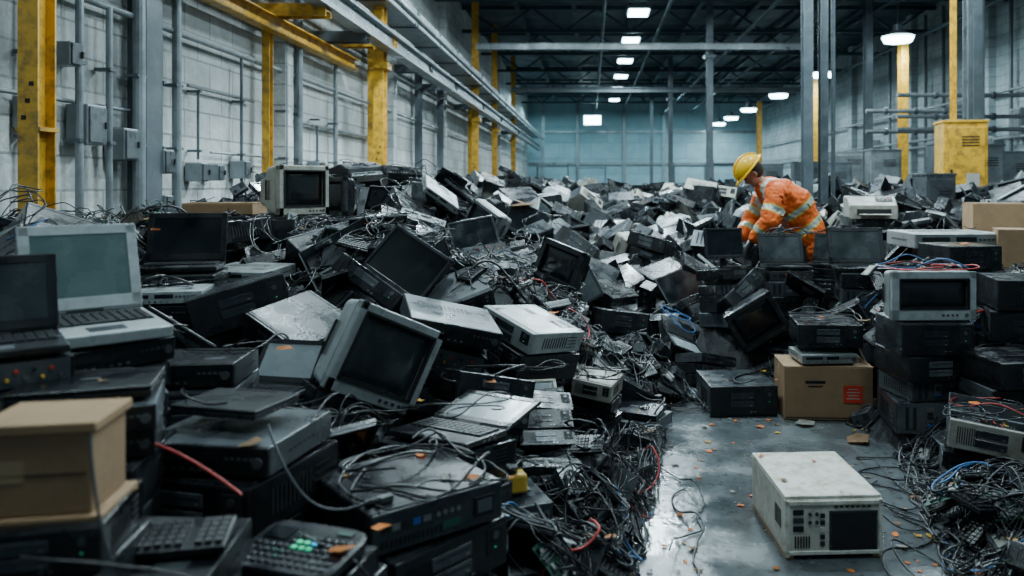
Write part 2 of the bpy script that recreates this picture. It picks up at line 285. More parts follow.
def flat(col,w,cname,scr='screen',stand=True):
    h=w*.7; b=B(); z0=.1 if stand else 0
    bx(b,(0,.02,z0+h/2),(w,.03,h),col,.006); bx(b,(0,.045,z0+h*.5),(w*.6,.03,h*.6),col,.008); bx(b,(0,.062,z0+h*.45),(.1,.004,.1),'grey')
    for i in range(12): bx(b,(-w*.22+i*w*.04,.061,z0+h*.68),(.008,.003,h*.12),'slot')
    for i in range(3): bx(b,(-w*.1+i*.05,.061,z0+h*.24),(.03,.004,.014),'port')
    r=fin(b,'monitor_housing'); b=B(); bx(b,(0,.003,z0+h*.52),(w*.93,.006,h*.87),scr); sc_=fin(b,'screen')
    b=B(); t=.02
    for c,s in(((0,.000,z0+h-t/2),(w,.016,t)),((0,.000,z0+t*.8),(w,.016,t*1.6)),((-w/2+t/2,.000,z0+h/2),(t,.016,h)),((w/2-t/2,.000,z0+h/2),(t,.016,h))): bx(b,c,s,col if col!='black' else 'char',.003)
    for i in range(4): bx(b,(w*.25+i*.02,-.009,z0+t),(.01,.003,.005),'grey')
    fr=fin(b,'bezel'); parts=[('flat_monitor',r,-1),('screen',sc_,0),('bezel',fr,0)]
    if stand:
        b=B(); bx(b,(0,.06,.07),(.06,.03,.14),col,.004); bx(b,(0,.04,.008),(w*.5,.2,.016),col,.006); parts.append(('stand',fin(b,'stand'),0))
    return proto('flat_monitor','monitor',f'{cname} flat panel monitor with blank dark screen',(w,.14 if stand else .06,h+z0),parts)
def printer(col,cname):
    w,d,h=.42,.34,.2; b=B()
    pr=lambda x,k=0:[(x,-d/2+k,k),(x,d/2-k,k),(x,d/2-k,h-k),(x,-d*.1,h-k),(x,-d*.35,h*.72-k),(x,-d/2+k,h*.6-k)]
    loft(b,[pr(-w/2,.012),pr(-w/2+.012),pr(w/2-.012),pr(w/2,.012)],col); bx(b,(0,-d/2,h*.32),(w*.7,.02,h*.22),'slot'); bx(b,(0,d*.2,h+.002),(w*.8,d*.5,.006),'char',.002)
    for i in range(6): bx(b,(-w*.2+i*.07,d*.1,h+.006),(.004,d*.3,.004),'slot')
    r=fin(b,'printer_housing'); b=B(); bx(b,(0,-d/2-.05,h*.2),(w*.62,.12,.008),col,.003); tr=fin(b,'paper_tray')
    b=B(); rt=Matrix.Rotation(math.radians(35),4,'X'); bx(b,(w*.25,-d*.24,h*.88),(w*.35,.06,.006),'char',.002,rt)
    for i in range(4): bx(b,(w*.13+i*.03,-d*.25,h*.89),(.016,.014,.006),('keyl','green','keyl','red')[i],0,rt)
    cp=fin(b,'control_panel'); return proto('printer','printer',f'{cname} printer with open paper tray',(w,d,h),[('printer',r,-1),('paper_tray',tr,0),('control_panel',cp,0)])
def keyboard(col,key,cname,w=.44):
    b=B(); bx(b,(0,0,.011),(w,.15,.022),col,.004); r=fin(b,'keyboard_base'); b=B()
    for j in range(5):
        for i in range(18):
            if i in(14,): continue
            bx(b,(-w*.46+i*w*.92/17,-.05+j*.024,.026),(w*.042,.018,.010),key)
    k=fin(b,'keys'); return proto('keyboard','keyboard',f'{cname} computer keyboard discarded on the heap',(w,.15,.03),[('keyboard',r,-1),('keys',k,0)])
def psu():
    b=B(); bx(b,(0,0,.043),(.15,.14,.086),'grey',.002); bx(b,(-.04,-.071,.03),(.03,.004,.025),'slot')
    for i in range(5): bx(b,(.02+i*.01,-.071,.05),(.005,.003,.05),'slot')
    r=fin(b,'supply_box'); b=B(); cyl(b,(0,0,.087),.058,.003,'z','slot',20)
    for k in range(3): bx(b,(0,0,.09),(.11,.003,.002),'port',0,Matrix.Rotation(k*math.pi/3,4,'Z'))
    cyl(b,(0,0,.0905),.02,.003,'z','char',12)
    g=fin(b,'fan_grille'); return proto('power_supply','power supply','grey metal power supply with round fan grille',(.15,.14,.09),[('power_supply',r,-1),('fan_grille',g,0)])
def router(col,cname):
    b=B(); bx(b,(0,0,.02),(.2,.14,.036),col,.008)
    for i in range(5): bx(b,(-.07+i*.018,-.071,.02),(.012,.003,.01),'slot')
    for i in range(6): bx(b,(-.06+i*.024,.0,.0385),(.012,.07,.002),'slot')
    r=fin(b,'router_shell'); an=[]
    for s in(-1,1): b=B(); cyl(b,(s*.08,.075,.05),.006,.09,'z','black',8); an.append(('antenna',fin(b,'antenna'),0))
    return proto('network_router','router',f'small {cname} network router with two antennas',(.2,.14,.05),[('network_router',r,-1)]+an)
def drive():
    b=B(); bx(b,(0,0,.013),(.102,.147,.026),'grey',.002); bx(b,(0,.01,.0268),(.07,.09,.001),'paper'); cyl(b,(0,-.04,.027),.018,.002,'z','port',16); r=fin(b,'drive_case')
    b=B(); bx(b,(0,0,-.001),(.095,.14,.002),'green'); bx(b,(0,-.074,.008),(.06,.004,.01),'slot'); g=fin(b,'circuit_board')
    return proto('hard_drive','hard drive','bare metal hard disk drive with paper sticker',(.1,.147,.028),[('hard_drive',r,-1),('circuit_board',g,0)])
def board():
    b=B(); bx(b,(0,0,.002),(.22,.17,.003),'green'); r=fin(b,'board'); b=B(); rr=random.Random(3)
    for i in range(26): bx(b,(rr.uniform(-.09,.09),rr.uniform(-.07,.07),.009),(rr.uniform(.01,.035),rr.uniform(.01,.03),.012),rr.choice(['slot','black','port','keyl','char']))
    for i in range(3): bx(b,(-.06+i*.02,-.03,.01),(.008,.1,.012),'grey')
    for i in range(8): cyl(b,(rr.uniform(-.09,.09),rr.uniform(-.07,.07),.014),.005,.02,'z','char',8)
    c=fin(b,'chip'); return proto('circuit_board','circuit board','bare green circuit board with chips and sockets',(.22,.17,.02),[('circuit_board',r,-1),('electronic_components',c,0)])
def speaker():
    b=B(); bx(b,(0,0,.12),(.14,.15,.24),'black',.005); r=fin(b,'speaker_cabinet'); b=B()
    cyl(b,(0,-.077,.08),.05,.006,'y','char',20); cyl(b,(0,-.08,.08),.02,.008,'y','grey',14,.01); cyl(b,(0,-.077,.18),.025,.006,'y','grey',16)
    c=fin(b,'speaker_cone'); return proto('speaker','speaker','black two-way loudspeaker box',(.14,.16,.24),[('loudspeaker',r,-1),('speaker_cone',c,0)])
def cardbox(w,d,h,label=False,nm='brown cardboard box with packing tape'):
    b=B(); bx(b,(0,0,h/2),(w,d,h),'card',.004); bx(b,(0,0,h+.001),(w,.004,.003),'slot'); bx(b,(0,-d/2-.001,h*.04),(w*.98,.002,.006),'slot')
    r=fin(b,'box_body'); b=B(); bx(b,(0,0,h+.003),(w*1.005,.055,.002),'tape'); bx(b,(w/2+.0015,0,h*.85),(.002,.055,h*.3),'tape'); bx(b,(-w/2-.0015,0,h*.85),(.002,.055,h*.3),'tape'); t=fin(b,'packing_tape')
    parts=[('cardboard_box',r,-1),('packing_tape',t,0)]
    for s in(-1,1):
        b=B(); bx(b,(0,s*d*.25,h+.0045),(w*1.01,d*.49,.004),'card'); parts.append(('flap',fin(b,'flap'),0))
    if label:
        b=B(); bx(b,(w*.27,-d/2-.006,h*.50),(.13,.008,.12),'red'); 
        for i in range(4): bx(b,(w*.27,-d/2-.011,h*.50+.036-i*.022),(.09 if i%2 else .07,.003,.006),'paper')
        parts.append(('label_sticker',fin(b,'sticker'),0))
        b=B(); bx(b,(-w*.15,-d/2-.002,h*.72),(.14,.003,.02),'slot'); bx(b,(-w*.15,-d/2-.002,h*.64),(.1,.003,.008),'slot'); parts.append(('printed_marking',fin(b,'mark'),0))
    return proto('cardboard_box','box',nm,(w,d,h),parts)
PR={}
PR['dkB']=desktop('black',.42,.42,.15,'black'); PR['dkC']=desktop('char',.43,.44,.19,'charcoal','black'); PR['dkS']=desktop('silver',.42,.4,.12,'silver'); PR['dkW']=desktop('beige',.4,.42,.17,'beige')
PR['dkG']=desktop('grey',.38,.36,.12,'grey','black'); PR['dkT']=desktop('black',.43,.42,.1,'low black'); PR['dkO']=opencase('char','charcoal'); PR['dkP']=opencase('beige','beige')
PR['plB']=player('black',.43,.3,.09,'black'); PR['plS']=player('silver',.43,.32,.07,'silver','silver'); PR['plG']=player('grey',.44,.4,.09,'grey and black'); PR['plW']=player('white',.36,.28,.06,'off-white','grey')
PR['lpSo']=laptop('silver',112,'screen2','thick-framed silver',w=.30,d=.26,rimw=.034,th=.032); PR['lpBo']=laptop('black',108,'screen','black'); PR['lpD']=laptop('black',112,'screen4','black'); PR['lpGo']=laptop('grey',128,'screen3','grey'); PR['lpBf']=laptop('black',165,'screen3','black')
PR['lpBc']=laptop('black',0,'screen','black'); PR['lpSc']=laptop('silver',0,'screen','silver'); PR['lpCc']=laptop('char',0,'screen','dark grey',.36,.26)
PR['crS']=crt('silver',.40,'silver grey','screen4',.36,.38); PR['crB']=crt('black',.4,'black',bez='char'); PR['crW']=crt('beige',.42,'beige'); PR['tvW']=crt('silver',.54,'pale grey wide','screen',.31,.36)
PR['flB']=flat('black',.44,'black'); PR['flN']=flat('black',.44,'black stand-less','screen',False); PR['flS']=flat('silver',.42,'silver framed','screen',False); PR['tab']=flat('white',.24,'white framed small','screen3',False)
PR['prB']=printer('char','charcoal'); PR['prW']=printer('white','off-white')
PR['kbB']=keyboard('black','key','black'); PR['kbW']=keyboard('beige','keyl','beige')
PR['psu']=psu(); PR['rtB']=router('black','black'); PR['rtW']=router('white','white'); PR['hd']=drive(); PR['pcb']=board(); PR['spk']=speaker()
PR['cbA']=cardbox(.62,.4,.37,True,'worn brown cardboard box with a red sticker'); PR['cbB']=cardbox(.5,.4,.4); PR['cbC']=cardbox(.55,.4,.09,nm='flat brown cardboard carton'); 
def crate():
    w,d,h=.24,.2,.19; b=B(); bx(b,(0,0,h/2),(w,d,h),'card',.006); bx(b,(.0,-d/2-.001,h*.5),(w*.9,.002,.003),'slot'); bx(b,(-w*.2,-d/2-.001,h*.55),(.05,.002,.05),'tape')
    r=fin(b,'box_body'); b=B(); bx(b,(0,0,h+.012),(w*1.1,d*1.1,.024),'card',.004); l=fin(b,'lid'); b=B(); bx(b,(.01,0,-.012),(w*1.12,d*1.12,.022),'card',.004); t=fin(b,'tray')
    return proto('cardboard_box','box','tan cardboard box with a shallow lid on black devices',(w,d,h),[('cardboard_box',r,-1),('lid',l,0),('base_tray',t,0)])
PR['crate']=crate()
def console():
    b=B(); loft(b,[[(x,y,z) for x,y,z in [(c[0]*f,c[2]*f,zz) for c in rrect(.34,.24,.05,0,0,0)]] for f,zz in((.94,0),(1,.012),(1,.034),(.95,.042))],'black'); r=fin(b,'console_base'); b=B(); rr=random.Random(5)
    for j in range(6):
        for i in range(12):
            if (i<4 and j>3): continue
            bx(b,(-.135+i*.025,-.085+j*.026,.044),(.017,.015,.006),rr.choice(['char','char','key','key','grey','key','char','key','char','green']) if not(5<=i<=7 and 3<=j<=4) else rr.choice(['led','bled']),.002)
    k=fin(b,'buttons'); b=B(); bx(b,(-.10,.048,.043),(.08,.06,.006),'screen'); bx(b,(.1,.085,.043),(.05,.02,.006),'green'); s=fin(b,'display')
    return proto('control_console','console','rounded black control console with few lit buttons',(.34,.22,.05),[('control_console',r,-1),('button_pad',k,0),('display',s,0)])
PR['cons']=console()
def fgcase():
    w,d,h=.42,.56,.27; b=B(); bx(b,(0,0,h/2+.01),(w,d,h-.02),'white',.006)
    bx(b,(0,0,h*.93),(w*1.01,d*1.005,.006),'beige')
    for s in(-1,1):
        for i in range(5): bx(b,(s*w/2,-d*.38+i*.02,h*.55),(.004,.008,h*.3),'slot')
        bx(b,(s*w*.45,0,.008),(.035,d,.018),'card',.003)
    r=fin(b,'shell'); b=B(); y=-d/2-.002
    bx(b,(0,y,h/2+.005),(w*.97,.008,h*.86),'beige',.002)
    for c,s in(((0,y-.006,h*.9),(w,.01,.018)),((0,y-.006,.03),(w,.01,.016)),((-w/2+.008,y-.006,h/2),(.016,.01,h*.9)),((w/2-.008,y-.006,h/2),(.016,.01,h*.9))): bx(b,c,s,'white',.002)
    for i in range(3): bx(b,(-w*.37,y-.006,h*.75-i*.035),(.045,.005,.022),('slot','char','slot')[i])
    for i in range(4): cyl(b,(-w*.25+(i%2)*.03,y-.007,h*.72-(i//2)*.035),.008,.006,'y','char',10)
    for i in range(6): bx(b,(-w*.40+i*.012,y-.005,h*.28),(.006,.004,.05),'slot')
    for i in range(7): bx(b,(w*.02+i*.024,y-.005,h*.83),(.014,.004,.008),'slot')
    for i in range(5): bx(b,(-w*.12,y-.006,h*.25+i*.03),(.02,.005,.018),('char','slot','paper','slot','slot')[i])
    rp=fin(b,'rear_panel'); b=B(); bx(b,(w*.2,y-.006,h*.46),(.21,.006,.17),'char',.002); bx(b,(w*.2,y-.010,h*.46),(.19,.003,.15),'slot'); s=fin(b,'black_opening')
    return proto('desktop_computer','computer','dirty off-white computer case standing on bare concrete floor',(w,d,h),[('desktop_computer',r,-1),('rear_panel',rp,0),('fan_opening',s,1)])
PR['fg']=fgcase()
def blackbox():
    w,d,h=.43,.42,.12; b=B(); bx(b,(0,0,h/2),(w,d,h),'black',.009); bx(b,(0,0,h+.0003),(w*.9,d*.9,.0012),'black')
    for s in(-1,1):
        for i in range(14): bx(b,(s*w/2,-d*.35+i*.018,h*.5),(.003,.008,h*.4),'slot')
    for sx in(-1,1):
        for sy in(-1,1): cyl(b,(sx*w*.42,sy*d*.42,-.001),.015,.008,'z','rubber',10); cyl(b,(sx*w*.45,sy*d*.45,h+.001),.005,.003,'z','port',8)
    r=fin(b,'shell'); b=B(); y=-d/2-.006; bx(b,(0,y,h/2),(w*.98,.012,h*.94),'char',.003)
    for i in range(5): bx(b,(-w*.4+i*.032,y-.007,h*.6),(.024,.004,.018),('slot','port','slot','blue','port')[i])
    for i in range(4): cyl(b,(-w*.02+i*.022,y-.008,h*.62),.007,.006,'y','port',10)
    bx(b,(w*.34,y-.008,h*.5),(.07,.006,h*.5),'slot',.002); bx(b,(w*.34,y-.012,h*.5),(.05,.003,h*.3),'grey'); 
    for i in range(14): bx(b,(-w*.42+i*.014,y-.007,h*.25),(.007,.003,.02),'slot')
    bx(b,(w*.08,y-.008,h*.3),(.06,.004,.02),'green')
    f=fin(b,'port_panel'); b=B(); cyl(b,(-w*.40,-d*.5+.05,h+.012),.011,.06,'x','rubber',12); bx(b,(-w*.33,-d*.5+.05,h+.012),(.04,.026,.02),'rubgrey',.004); pl=fin(b,'plug')
    return proto('desktop_computer','computer','nearly black flat-topped computer with ports and plugged cable',(w,d+.03,h),[('desktop_computer',r,-1),('port_panel',f,0),('cable_plug',pl,0)])
PR['bb']=blackbox()
def transformer():
    b=B(); bx(b,(0,0,.04),(.12,.09,.07),'yellow',.01); r=fin(b,'body'); b=B(); cyl(b,(0,0,.085),.03,.03,'z','char',14); bx(b,(0,0,.006),(.15,.06,.01),'port'); c=fin(b,'cap')
    return proto('transformer','transformer','yellow plastic transformer block among cables',(.14,.09,.09),[('transformer',r,-1),('metal_cap',c,0)])
PR['tra']=transformer()
GROUP={'desktop_computer':'discarded desktop computers','media_player':'discarded flat electronics units','laptop_computer':'discarded laptops','crt_monitor':'discarded tube monitors','flat_monitor':'discarded flat monitors','printer':'discarded printers','keyboard':'discarded keyboards','power_supply':'loose power supplies','network_router':'discarded routers','hard_drive':'loose hard drives','circuit_board':'loose circuit boards','speaker':'discarded loudspeakers'}
NPL={}
def place(p,M,detail=True,label=None):
    if detail:
        os=[]
        for nm,me,par in p.parts:
            o=bpy.data.objects.new(nm,me); COL.objects.link(o)
            if par<0: o.matrix_world=M; o['category']=p.cat; o['label']=label or p.label
            else: o.parent=os[par]
            os.append(o)
        r=os[0]
    else:
        r=bpy.data.objects.new(p.parts[0][0],p.full); COL.objects.link(r); r.matrix_world=M; r['category']=p.cat; r['label']=label or p.label
    if p.kind in GROUP: r['group']=GROUP[p.kind]
    NPL[p.kind]=NPL.get(p.kind,0)+1
    return r
# ------------------------------------------------------------ heroes
D=math.radians
HE=[
('lpSo',98,334,2.4,46,5,0,1.10,1,'old silver laptop standing open with greenish blank screen'),
('lpD',-8,352,2.1,40,2,0,.95,1,'black laptop standing open beside the silver laptop'),
('crate',56,500,1.62,10,0,0,.84,1,None),
('plG',240,452,2.35,-8,0,0,.9,1,'grey and black electronics unit stacked on a black case'),
('lpCc',236,408,2.38,-14,0,0,.8,0,'closed dark laptop on top of a grey electronics unit'),
('bb',405,514,2.42,40,0,0,.98,1,None),
('cons',300,560,1.95,-18,8,0,.85,1,None),
('kbB',140,545,1.75,12,8,0,.85,1,None),
('plB',192,378,2.9,6,0,0,.9,1,None),
('lpBc',90,392,2.1,20,0,0,.95,1,None),
('lpGo',265,396,3.15,-12,0,0,.85,1,'open laptop with pale grey screen'),
('lpBf',448,436,2.95,-28,-4,0,1.05,1,'black laptop opened flat with pale screen'),
('crS',350,392,3.35,38,2,26,1.02,1,'silver grey tube monitor tilted on the slope of the heap'),
('flN',388,286,4.3,-12,-30,30,1.0,1,'black flat panel tilted diagonally on the heap'),
('plG',447,330,3.9,18,8,14,1.0,1,'grey electronics unit tilted on the heap'),
('dkS',530,338,4.3,-40,-6,16,.95,1,'silver computer case tilted on its stack'),
('dkB',478,402,3.6,30,-8,14,.85,1,None),
('dkW',597,392,4.75,-18,4,8,.6,1,'small off-white case among cables'),
('tab',537,402,3.9,10,-60,0,.9,1,'small white framed screen lying on the slope'),
('plW',538,362,4.5,10,6,2,.7,1,None),
('lpBc',634,412,5.2,-20,2,2,1.1,1,None),
('lpBo',180,270,4.3,16,0,0,1.2,1,'black laptop standing open on stacked silver units'),
('plS',168,300,3.9,14,0,0,.85,1,None),
('plS',250,278,4.9,-12,4,0,1,1,None),
('dkC',242,322,3.9,28,-4,-14,1,1,None),
('dkC',300,345,3.7,-30,10,24,.8,1,None),
('crW',290,214,6.2,56,0,0,1.05,1,'beige tube monitor on top of the heap'),
('crB',336,216,7.0,-15,0,0,1.0,1,None),
('cbC',226,214,6.6,6,0,0,1,1,None),
('flN',478,250,7.2,20,-25,-10,1,1,None),
('crS',484,236,8.5,-30,0,30,1.0,1,'pale tube monitor tipped sideways on the heap'),
('flB',726,268,6.9,22,-8,0,.85,1,'black flat monitor being lifted by the worker'),
('lpD',786,268,6.8,0,0,0,1.15,1,'black laptop standing open beside the worker'),
('lpD',830,266,6.9,-30,0,0,1.1,1,'black laptop standing open on the heap'),
('lpD',862,270,6.5,-6,0,0,1.35,1,'black laptop with dark grey screen standing open'),
('tvW',922,316,4.95,2,0,0,.95,3,'pale grey wide tube television on stacked black cases'),
('dkC',958,268,5.7,8,0,0,.9,1,None),
('dkC',1022,306,5.1,-10,0,0,1,3,'charcoal case at the edge of a stack'),
('plS',944,246,6.9,2,0,0,1.8,1,'large pale grey electronics unit'),
('cbA',822,412,5.6,-3,0,0,.96,0,None),
('plS',822,359,5.58,4,0,0,.9,0,'silver unit stacked on a cardboard box'),
('dkB',824,341,5.7,-6,0,0,1.05,0,'black computer case on top of a silver unit'),
('dkC',735,408,5.75,4,0,0,1.1,0,'black computer case on the concrete floor'),
('dkP',990,440,4.0,-24,4,6,.95,1,'opened beige computer case leaning on black electronics'),
('dkB',1010,380,4.6,8,0,0,1,1,None),
('cbB',996,246,9.0,-12,0,0,1.2,1,'brown cardboard box on the heap'),
('cbB',1022,268,6.6,-20,0,0,.8,1,'brown cardboard box beside stacked monitors'),
('fg',812,560,3.69,3,0,0,1,0,None),
('tra',510,492,3.1,20,0,0,1,1,None),
('dkC',618,332,7.0,10,-6,8,1.0,1,None),('dkB',650,250,9.5,-20,-8,14,1.1,1,None),
('crB',560,285,6.6,-25,-8,18,1.0,1,'black tube monitor tipped on the slope'),('flN',690,300,8.0,15,-30,-20,1.1,1,None),
('plG',705,365,6.3,34,-12,14,.8,1,None),
('prW',870,218,9.5,-8,0,0,1.3,1,'off-white printer on the heap'),
]
def RM(yaw,tx,ty): return Matrix.Rotation(D(yaw),4,'Z')@Matrix.Rotation(D(tx),4,'X')@Matrix.Rotation(D(ty),4,'Y')
heroes=[]
for h in HE:
    key,px,py,Y,yaw,tx,ty,s,sup,lab=h; p=PR[key]; L=P(px,py,Y)
    if key=='fg': L.z=0.0
    if py>=408 and (key=='cbA' or (key=='dkC' and px>700)): L.z=0.003
    if L.z<0: L.z=0
    heroes.append([p,L,RM(yaw,tx,ty),s,sup,lab,yaw,tx,ty])
# ------------------------------------------------------------ height field
X0,X1,Y0,Y1,RS=-4.55,12.3,1.0,32.0,.04
gx=np.arange(X0,X1,RS); gy=np.arange(Y0,Y1,RS); GX,GY=np.meshgrid(gx,gy,indexing='ij')
def xL(Y): return np.interp(Y,[0,3.2,4.3,5.4,6.2],[.0,.08,.26,.42,.6])
def xR(Y): return np.interp(Y,[0,3.2,4,4.8,5.6],[1.35,1.52,1.7,1.9,1.7])
def H0(X,Y):
    a=np.maximum(xL(Y)-X,0); b=np.maximum(X-xR(Y),0); c=np.maximum(Y-5.75,0)
    hl=(1.20+.18*np.clip((Y-4)/3,0,1))*(1-np.exp(-a/1.0)); hr=(.75+.40*np.clip((Y-5)/4,0,1))*(1-np.exp(-b/.9)); hf=1.2*(1-np.exp(-c/5.8))
    h=np.maximum(np.maximum(hl,hr),hf)
    h=h*(1-.34*np.clip((-X-2.8)/1.3,0,1)*np.clip((24-Y)/10,0,1))
    n=(np.sin(X*1.9+Y*.7)+np.sin(Y*1.3-X*.8+2)+np.sin(X*.9-Y*2.1+1))*.065*np.clip(h/.6,0,1)*np.clip((Y-4)/3,.2,1.8)
    return np.maximum(h+n,0)
ctl=[(h[1].x,h[1].y,h[1].z) for h in heroes]+[(2.0,7.5,.3),(2.1,7.9,.3)]
def Tf(X,Y):
    h=H0(X,Y); num=0;den=0
    for (x,y,z) in ctl:
        h0=float(H0(np.array(x),np.array(y))); w=np.exp(-((X-x)**2+(Y-y)**2)/(.36**2)); num=num+w*(z-h0); den=den+w
    T=h+num/np.maximum(1,den)
    d=np.maximum(np.maximum(xL(Y)-X,X-xR(Y)),Y-5.6); T=np.where(d<=0,0,T); return np.maximum(T,0)
T=Tf(GX,GY); DEP=.30+.10*np.clip((9-GY)/3,0,1); BASE=np.maximum(T-DEP,-.02); hm=np.maximum(BASE,0).copy(); blocked=np.zeros(hm.shape,bool)
DA=np.maximum(np.maximum(xL(GY)-GX,GX-xR(GY)),GY-5.6); aisle=(DA<=-.06); DS=np.maximum(xL(GY)-GX,GX-xR(GY))
def foot(cx,cy,w,d,yaw,grow=0):
    r=math.hypot(w,d)/2+grow; i0=max(0,int((cx-r-X0)/RS)); i1=min(len(gx),int((cx+r-X0)/RS)+2); j0=max(0,int((cy-r-Y0)/RS)); j1=min(len(gy),int((cy+r-Y0)/RS)+2)
    if i0>=i1 or j0>=j1: return None
    dx=GX[i0:i1,j0:j1]-cx; dy=GY[i0:i1,j0:j1]-cy; c,s=math.cos(yaw),math.sin(yaw); u=dx*c+dy*s; v=-dx*s+dy*c
    m=(abs(u)<w/2+grow)&(abs(v)<d/2+grow)
    return (slice(i0,i1),slice(j0,j1)),m,dx,dy
rects=[]
def bbox_px(M,dims,s=1):
    w,d,h=dims; xs=[];ys=[];zs=[]
    for a in(-.5,.5):
        for b in(-.5,.5):
            for c in(0,1):
                v=M@Vector((a*w,b*d,c*h)); x,y=proj(v); xs.append(x);ys.append(y);zs.append(v.y)
    return min(xs),min(ys),max(xs),max(ys),sum(zs)/8
for h in heroes:
    p,L,Rm,s,sup,lab,yaw,tx,ty=h; M=Matrix.Translation(L)@Rm@Matrix.Scale(s,4); w,d,hh=[q*s for q in p.dims]
    hd=hh*2 if p.kind=='laptop_computer' and len(p.parts)>3 else hh
    x0,y0,x1,y1,zz=bbox_px(M,(p.dims[0],p.dims[1],p.dims[2]*(2 if hd!=hh else 1)))
    place(p,M,True,lab); rects.append((x0,y0,x1,y1,zz))
    f=foot(L.x,L.y,w,d,D(yaw),.02)
    if f:
        sl,m,dx,dy=f; hm[sl][m]=np.maximum(hm[sl][m],L.z+hd); blocked[sl][m]=True
    if sup:
        lo=.03 if sup==3 else max(.02,L.z-.45); cur=L-Rm@Vector((0,0,.006)); k=0
        SUPK=['dkB','plB','dkT','plG','dkC','dkG','lpBc','plB']
        while cur.z>lo and k<7:
            q=PR[random.choice(SUPK)] if sup==1 else PR[['dkC','dkB','dkG','dkC'][k%4]]
            dz=q.dims[2]; ss=min(1.0,max(.6,w/q.dims[0]*1.02))
            if cur.z-dz*ss<-.001: 
                if cur.z<.05: break
                ss=max(.35,(cur.z-.002)/dz); 
                if ss<.5: break
            cur=cur-Rm@Vector((0,0,dz*ss+.004)); place(q,Matrix.Translation(cur)@Rm@Matrix.Rotation(D(U(-12,12)+random.choice([0,0,180])),4,'Z')@Matrix.Scale(ss,4),True); k+=1
rects.append((722,150,815,262,7.4))
# ------------------------------------------------------------ filler
placed=[]
WT=[('dkB',14),('dkC',14),('dkO',6),('dkP',1),('dkS',2.5),('dkW',2.5),('dkG',6),('dkT',6),('plB',10),('plS',2),('plG',6),('plW',1.5),('lpBo',6),('lpD',8),('lpGo',1.5),('lpBf',2),('lpBc',5),('lpSc',1.2),('lpCc',4),('crS',4),('crB',12),('crW',3),('flB',5),('flN',10),('flS',2.5),('prB',9),('prW',2),('kbB',4),('kbW',.8),('spk',5)]
keys=[a for a,b in WT]; wts=[b for a,b in WT]
SMALL={'psu','rtB','rtW','hd','pcb','kbB','lpBc','plW','tab'}
NEARK={'dkB','plB','dkT','plG','lpBc','kbB','lpCc','rtB','hd','dkG'}
def tryplace(key,x,y,slack,maxtilt,small=False,big=1.0):
    if y<2.3 and key not in NEARK: return False
    if y<2.3: maxtilt*=.4
    p=PR[key]; s=U(.78,1.1)*big; w,d,h=[q*s for q in p.dims]; pre=Matrix()
    if y<4.9 and key not in SMALL:
        k=ij(x,y)
        if k is None or DS[k]<.34: return False
    r=R(); openl=(p.kind=='laptop_computer' and len(p.parts)>3)
    if openl: h*=1.6
    if key in('flN','flS','flB'):
        if R()<.4: pre=Matrix.Rotation(D(-90 if R()<.85 else 90),4,'X'); w,d,h=w,h,d
    elif not openl and h>.07:
        if r<.12: pre=Matrix.Rotation(D(90),4,'Y'); w,h=h,w
        elif r<.24: pre=Matrix.Rotation(D(90 if R()<.5 else -90),4,'X'); d,h=h,d
    yaw=U(-math.pi,math.pi) if R()<.35 else U(-.9,.9)
    f=foot(x,y,w,d,yaw,0)
    if f is None: return False
    sl,m,dx,dy=f; n=m.sum()
    if n<4: return False
    if (blocked[sl]&m).sum()>.05*n: return False
    if (aisle[sl]&m).sum()>.1*n: return False
    z=hm[sl][m]; t=T[sl][m]
    if not small and z.mean()>t.mean()-slack: return False
    X=dx[m];Y=dy[m]
    A=np.stack([X,Y,np.ones(n)],1); g=np.linalg.lstsq(A,z,rcond=None)[0]; a,b=g[0],g[1]
    mt=maxtilt*R(); an=U(0,6.28); a=np.clip(a,-.8,.8)*.85+mt*math.cos(an); b=np.clip(b,-.8,.8)*.85+mt*math.sin(an)
    z0=np.percentile(z-a*X-b*Y,84); nv=Vector((-a,-b,1)).normalized(); q=Vector((0,0,1)).rotation_difference(nv)
    cen=Vector((x,y,z0))+nv*(h/2+.002); M=Matrix.Translation(cen)@q.to_matrix().to_4x4()@Matrix.Rotation(yaw,4,'Z')
    Mb=M@Matrix.Translation((0,0,-h/2))
    low=min((Mb@Vector((sx*w/2,sy*d/2,0))).z for sx in(-1,1) for sy in(-1,1))
    if low<0: Mb=Matrix.Translation((0,0,-low+.002))@Mb; M=Matrix.Translation((0,0,-low+.002))@M; z0-=low
    xmin=min((Mb@Vector((sx*w/2,sy*d/2,0))).x for sx in(-1,1) for sy in(-1,1))
    if xmin<X0+.02: return False
    bb=bbox_px(Mb,(w,d,h)); 
    top=cen.z+h/2
    if top>t.mean()+.30*big: return False
    if (cen-Vector((0,0,CH))).length<1.25: return False
    if bb[2]<-60 or bb[0]>1084 or bb[1]>640: return False
    for rc in rects:
        if bb[4]>rc[4]+.25: continue
        ix=min(bb[2],rc[2])-max(bb[0],rc[0]); iy=min(bb[3],rc[3])-max(bb[1],rc[1])
        if ix>0 and iy>0 and ix*iy>.06*(rc[2]-rc[0])*(rc[3]-rc[1]): return False
    hm[sl][m]=np.maximum(hm[sl][m],z0+a*X+b*Y+h)
    if openl: Mo=M@Matrix.Translation((0,0,-h/2))@Matrix.Scale(s,4)
    else: Mo=M@pre@Matrix.Translation((0,0,-p.dims[2]*s/2))@Matrix.Scale(s,4)
    placed.append((bb[4],key,Mo)); return True
def ij(x,y):
    i=int((x-X0)/RS); j=int((y-Y0)/RS)
    return (i,j) if 0<=i<len(gx) and 0<=j<len(gy) else None
def pick(): return random.choices(keys,wts)[0]
def samp(ya,yb):
    Y=ya+(yb-ya)*R(); a=max(X0+.2,(-30-VX)*Y/F); b=min(X1-.3,(1060-VX)*Y/F); return U(a,b),Y
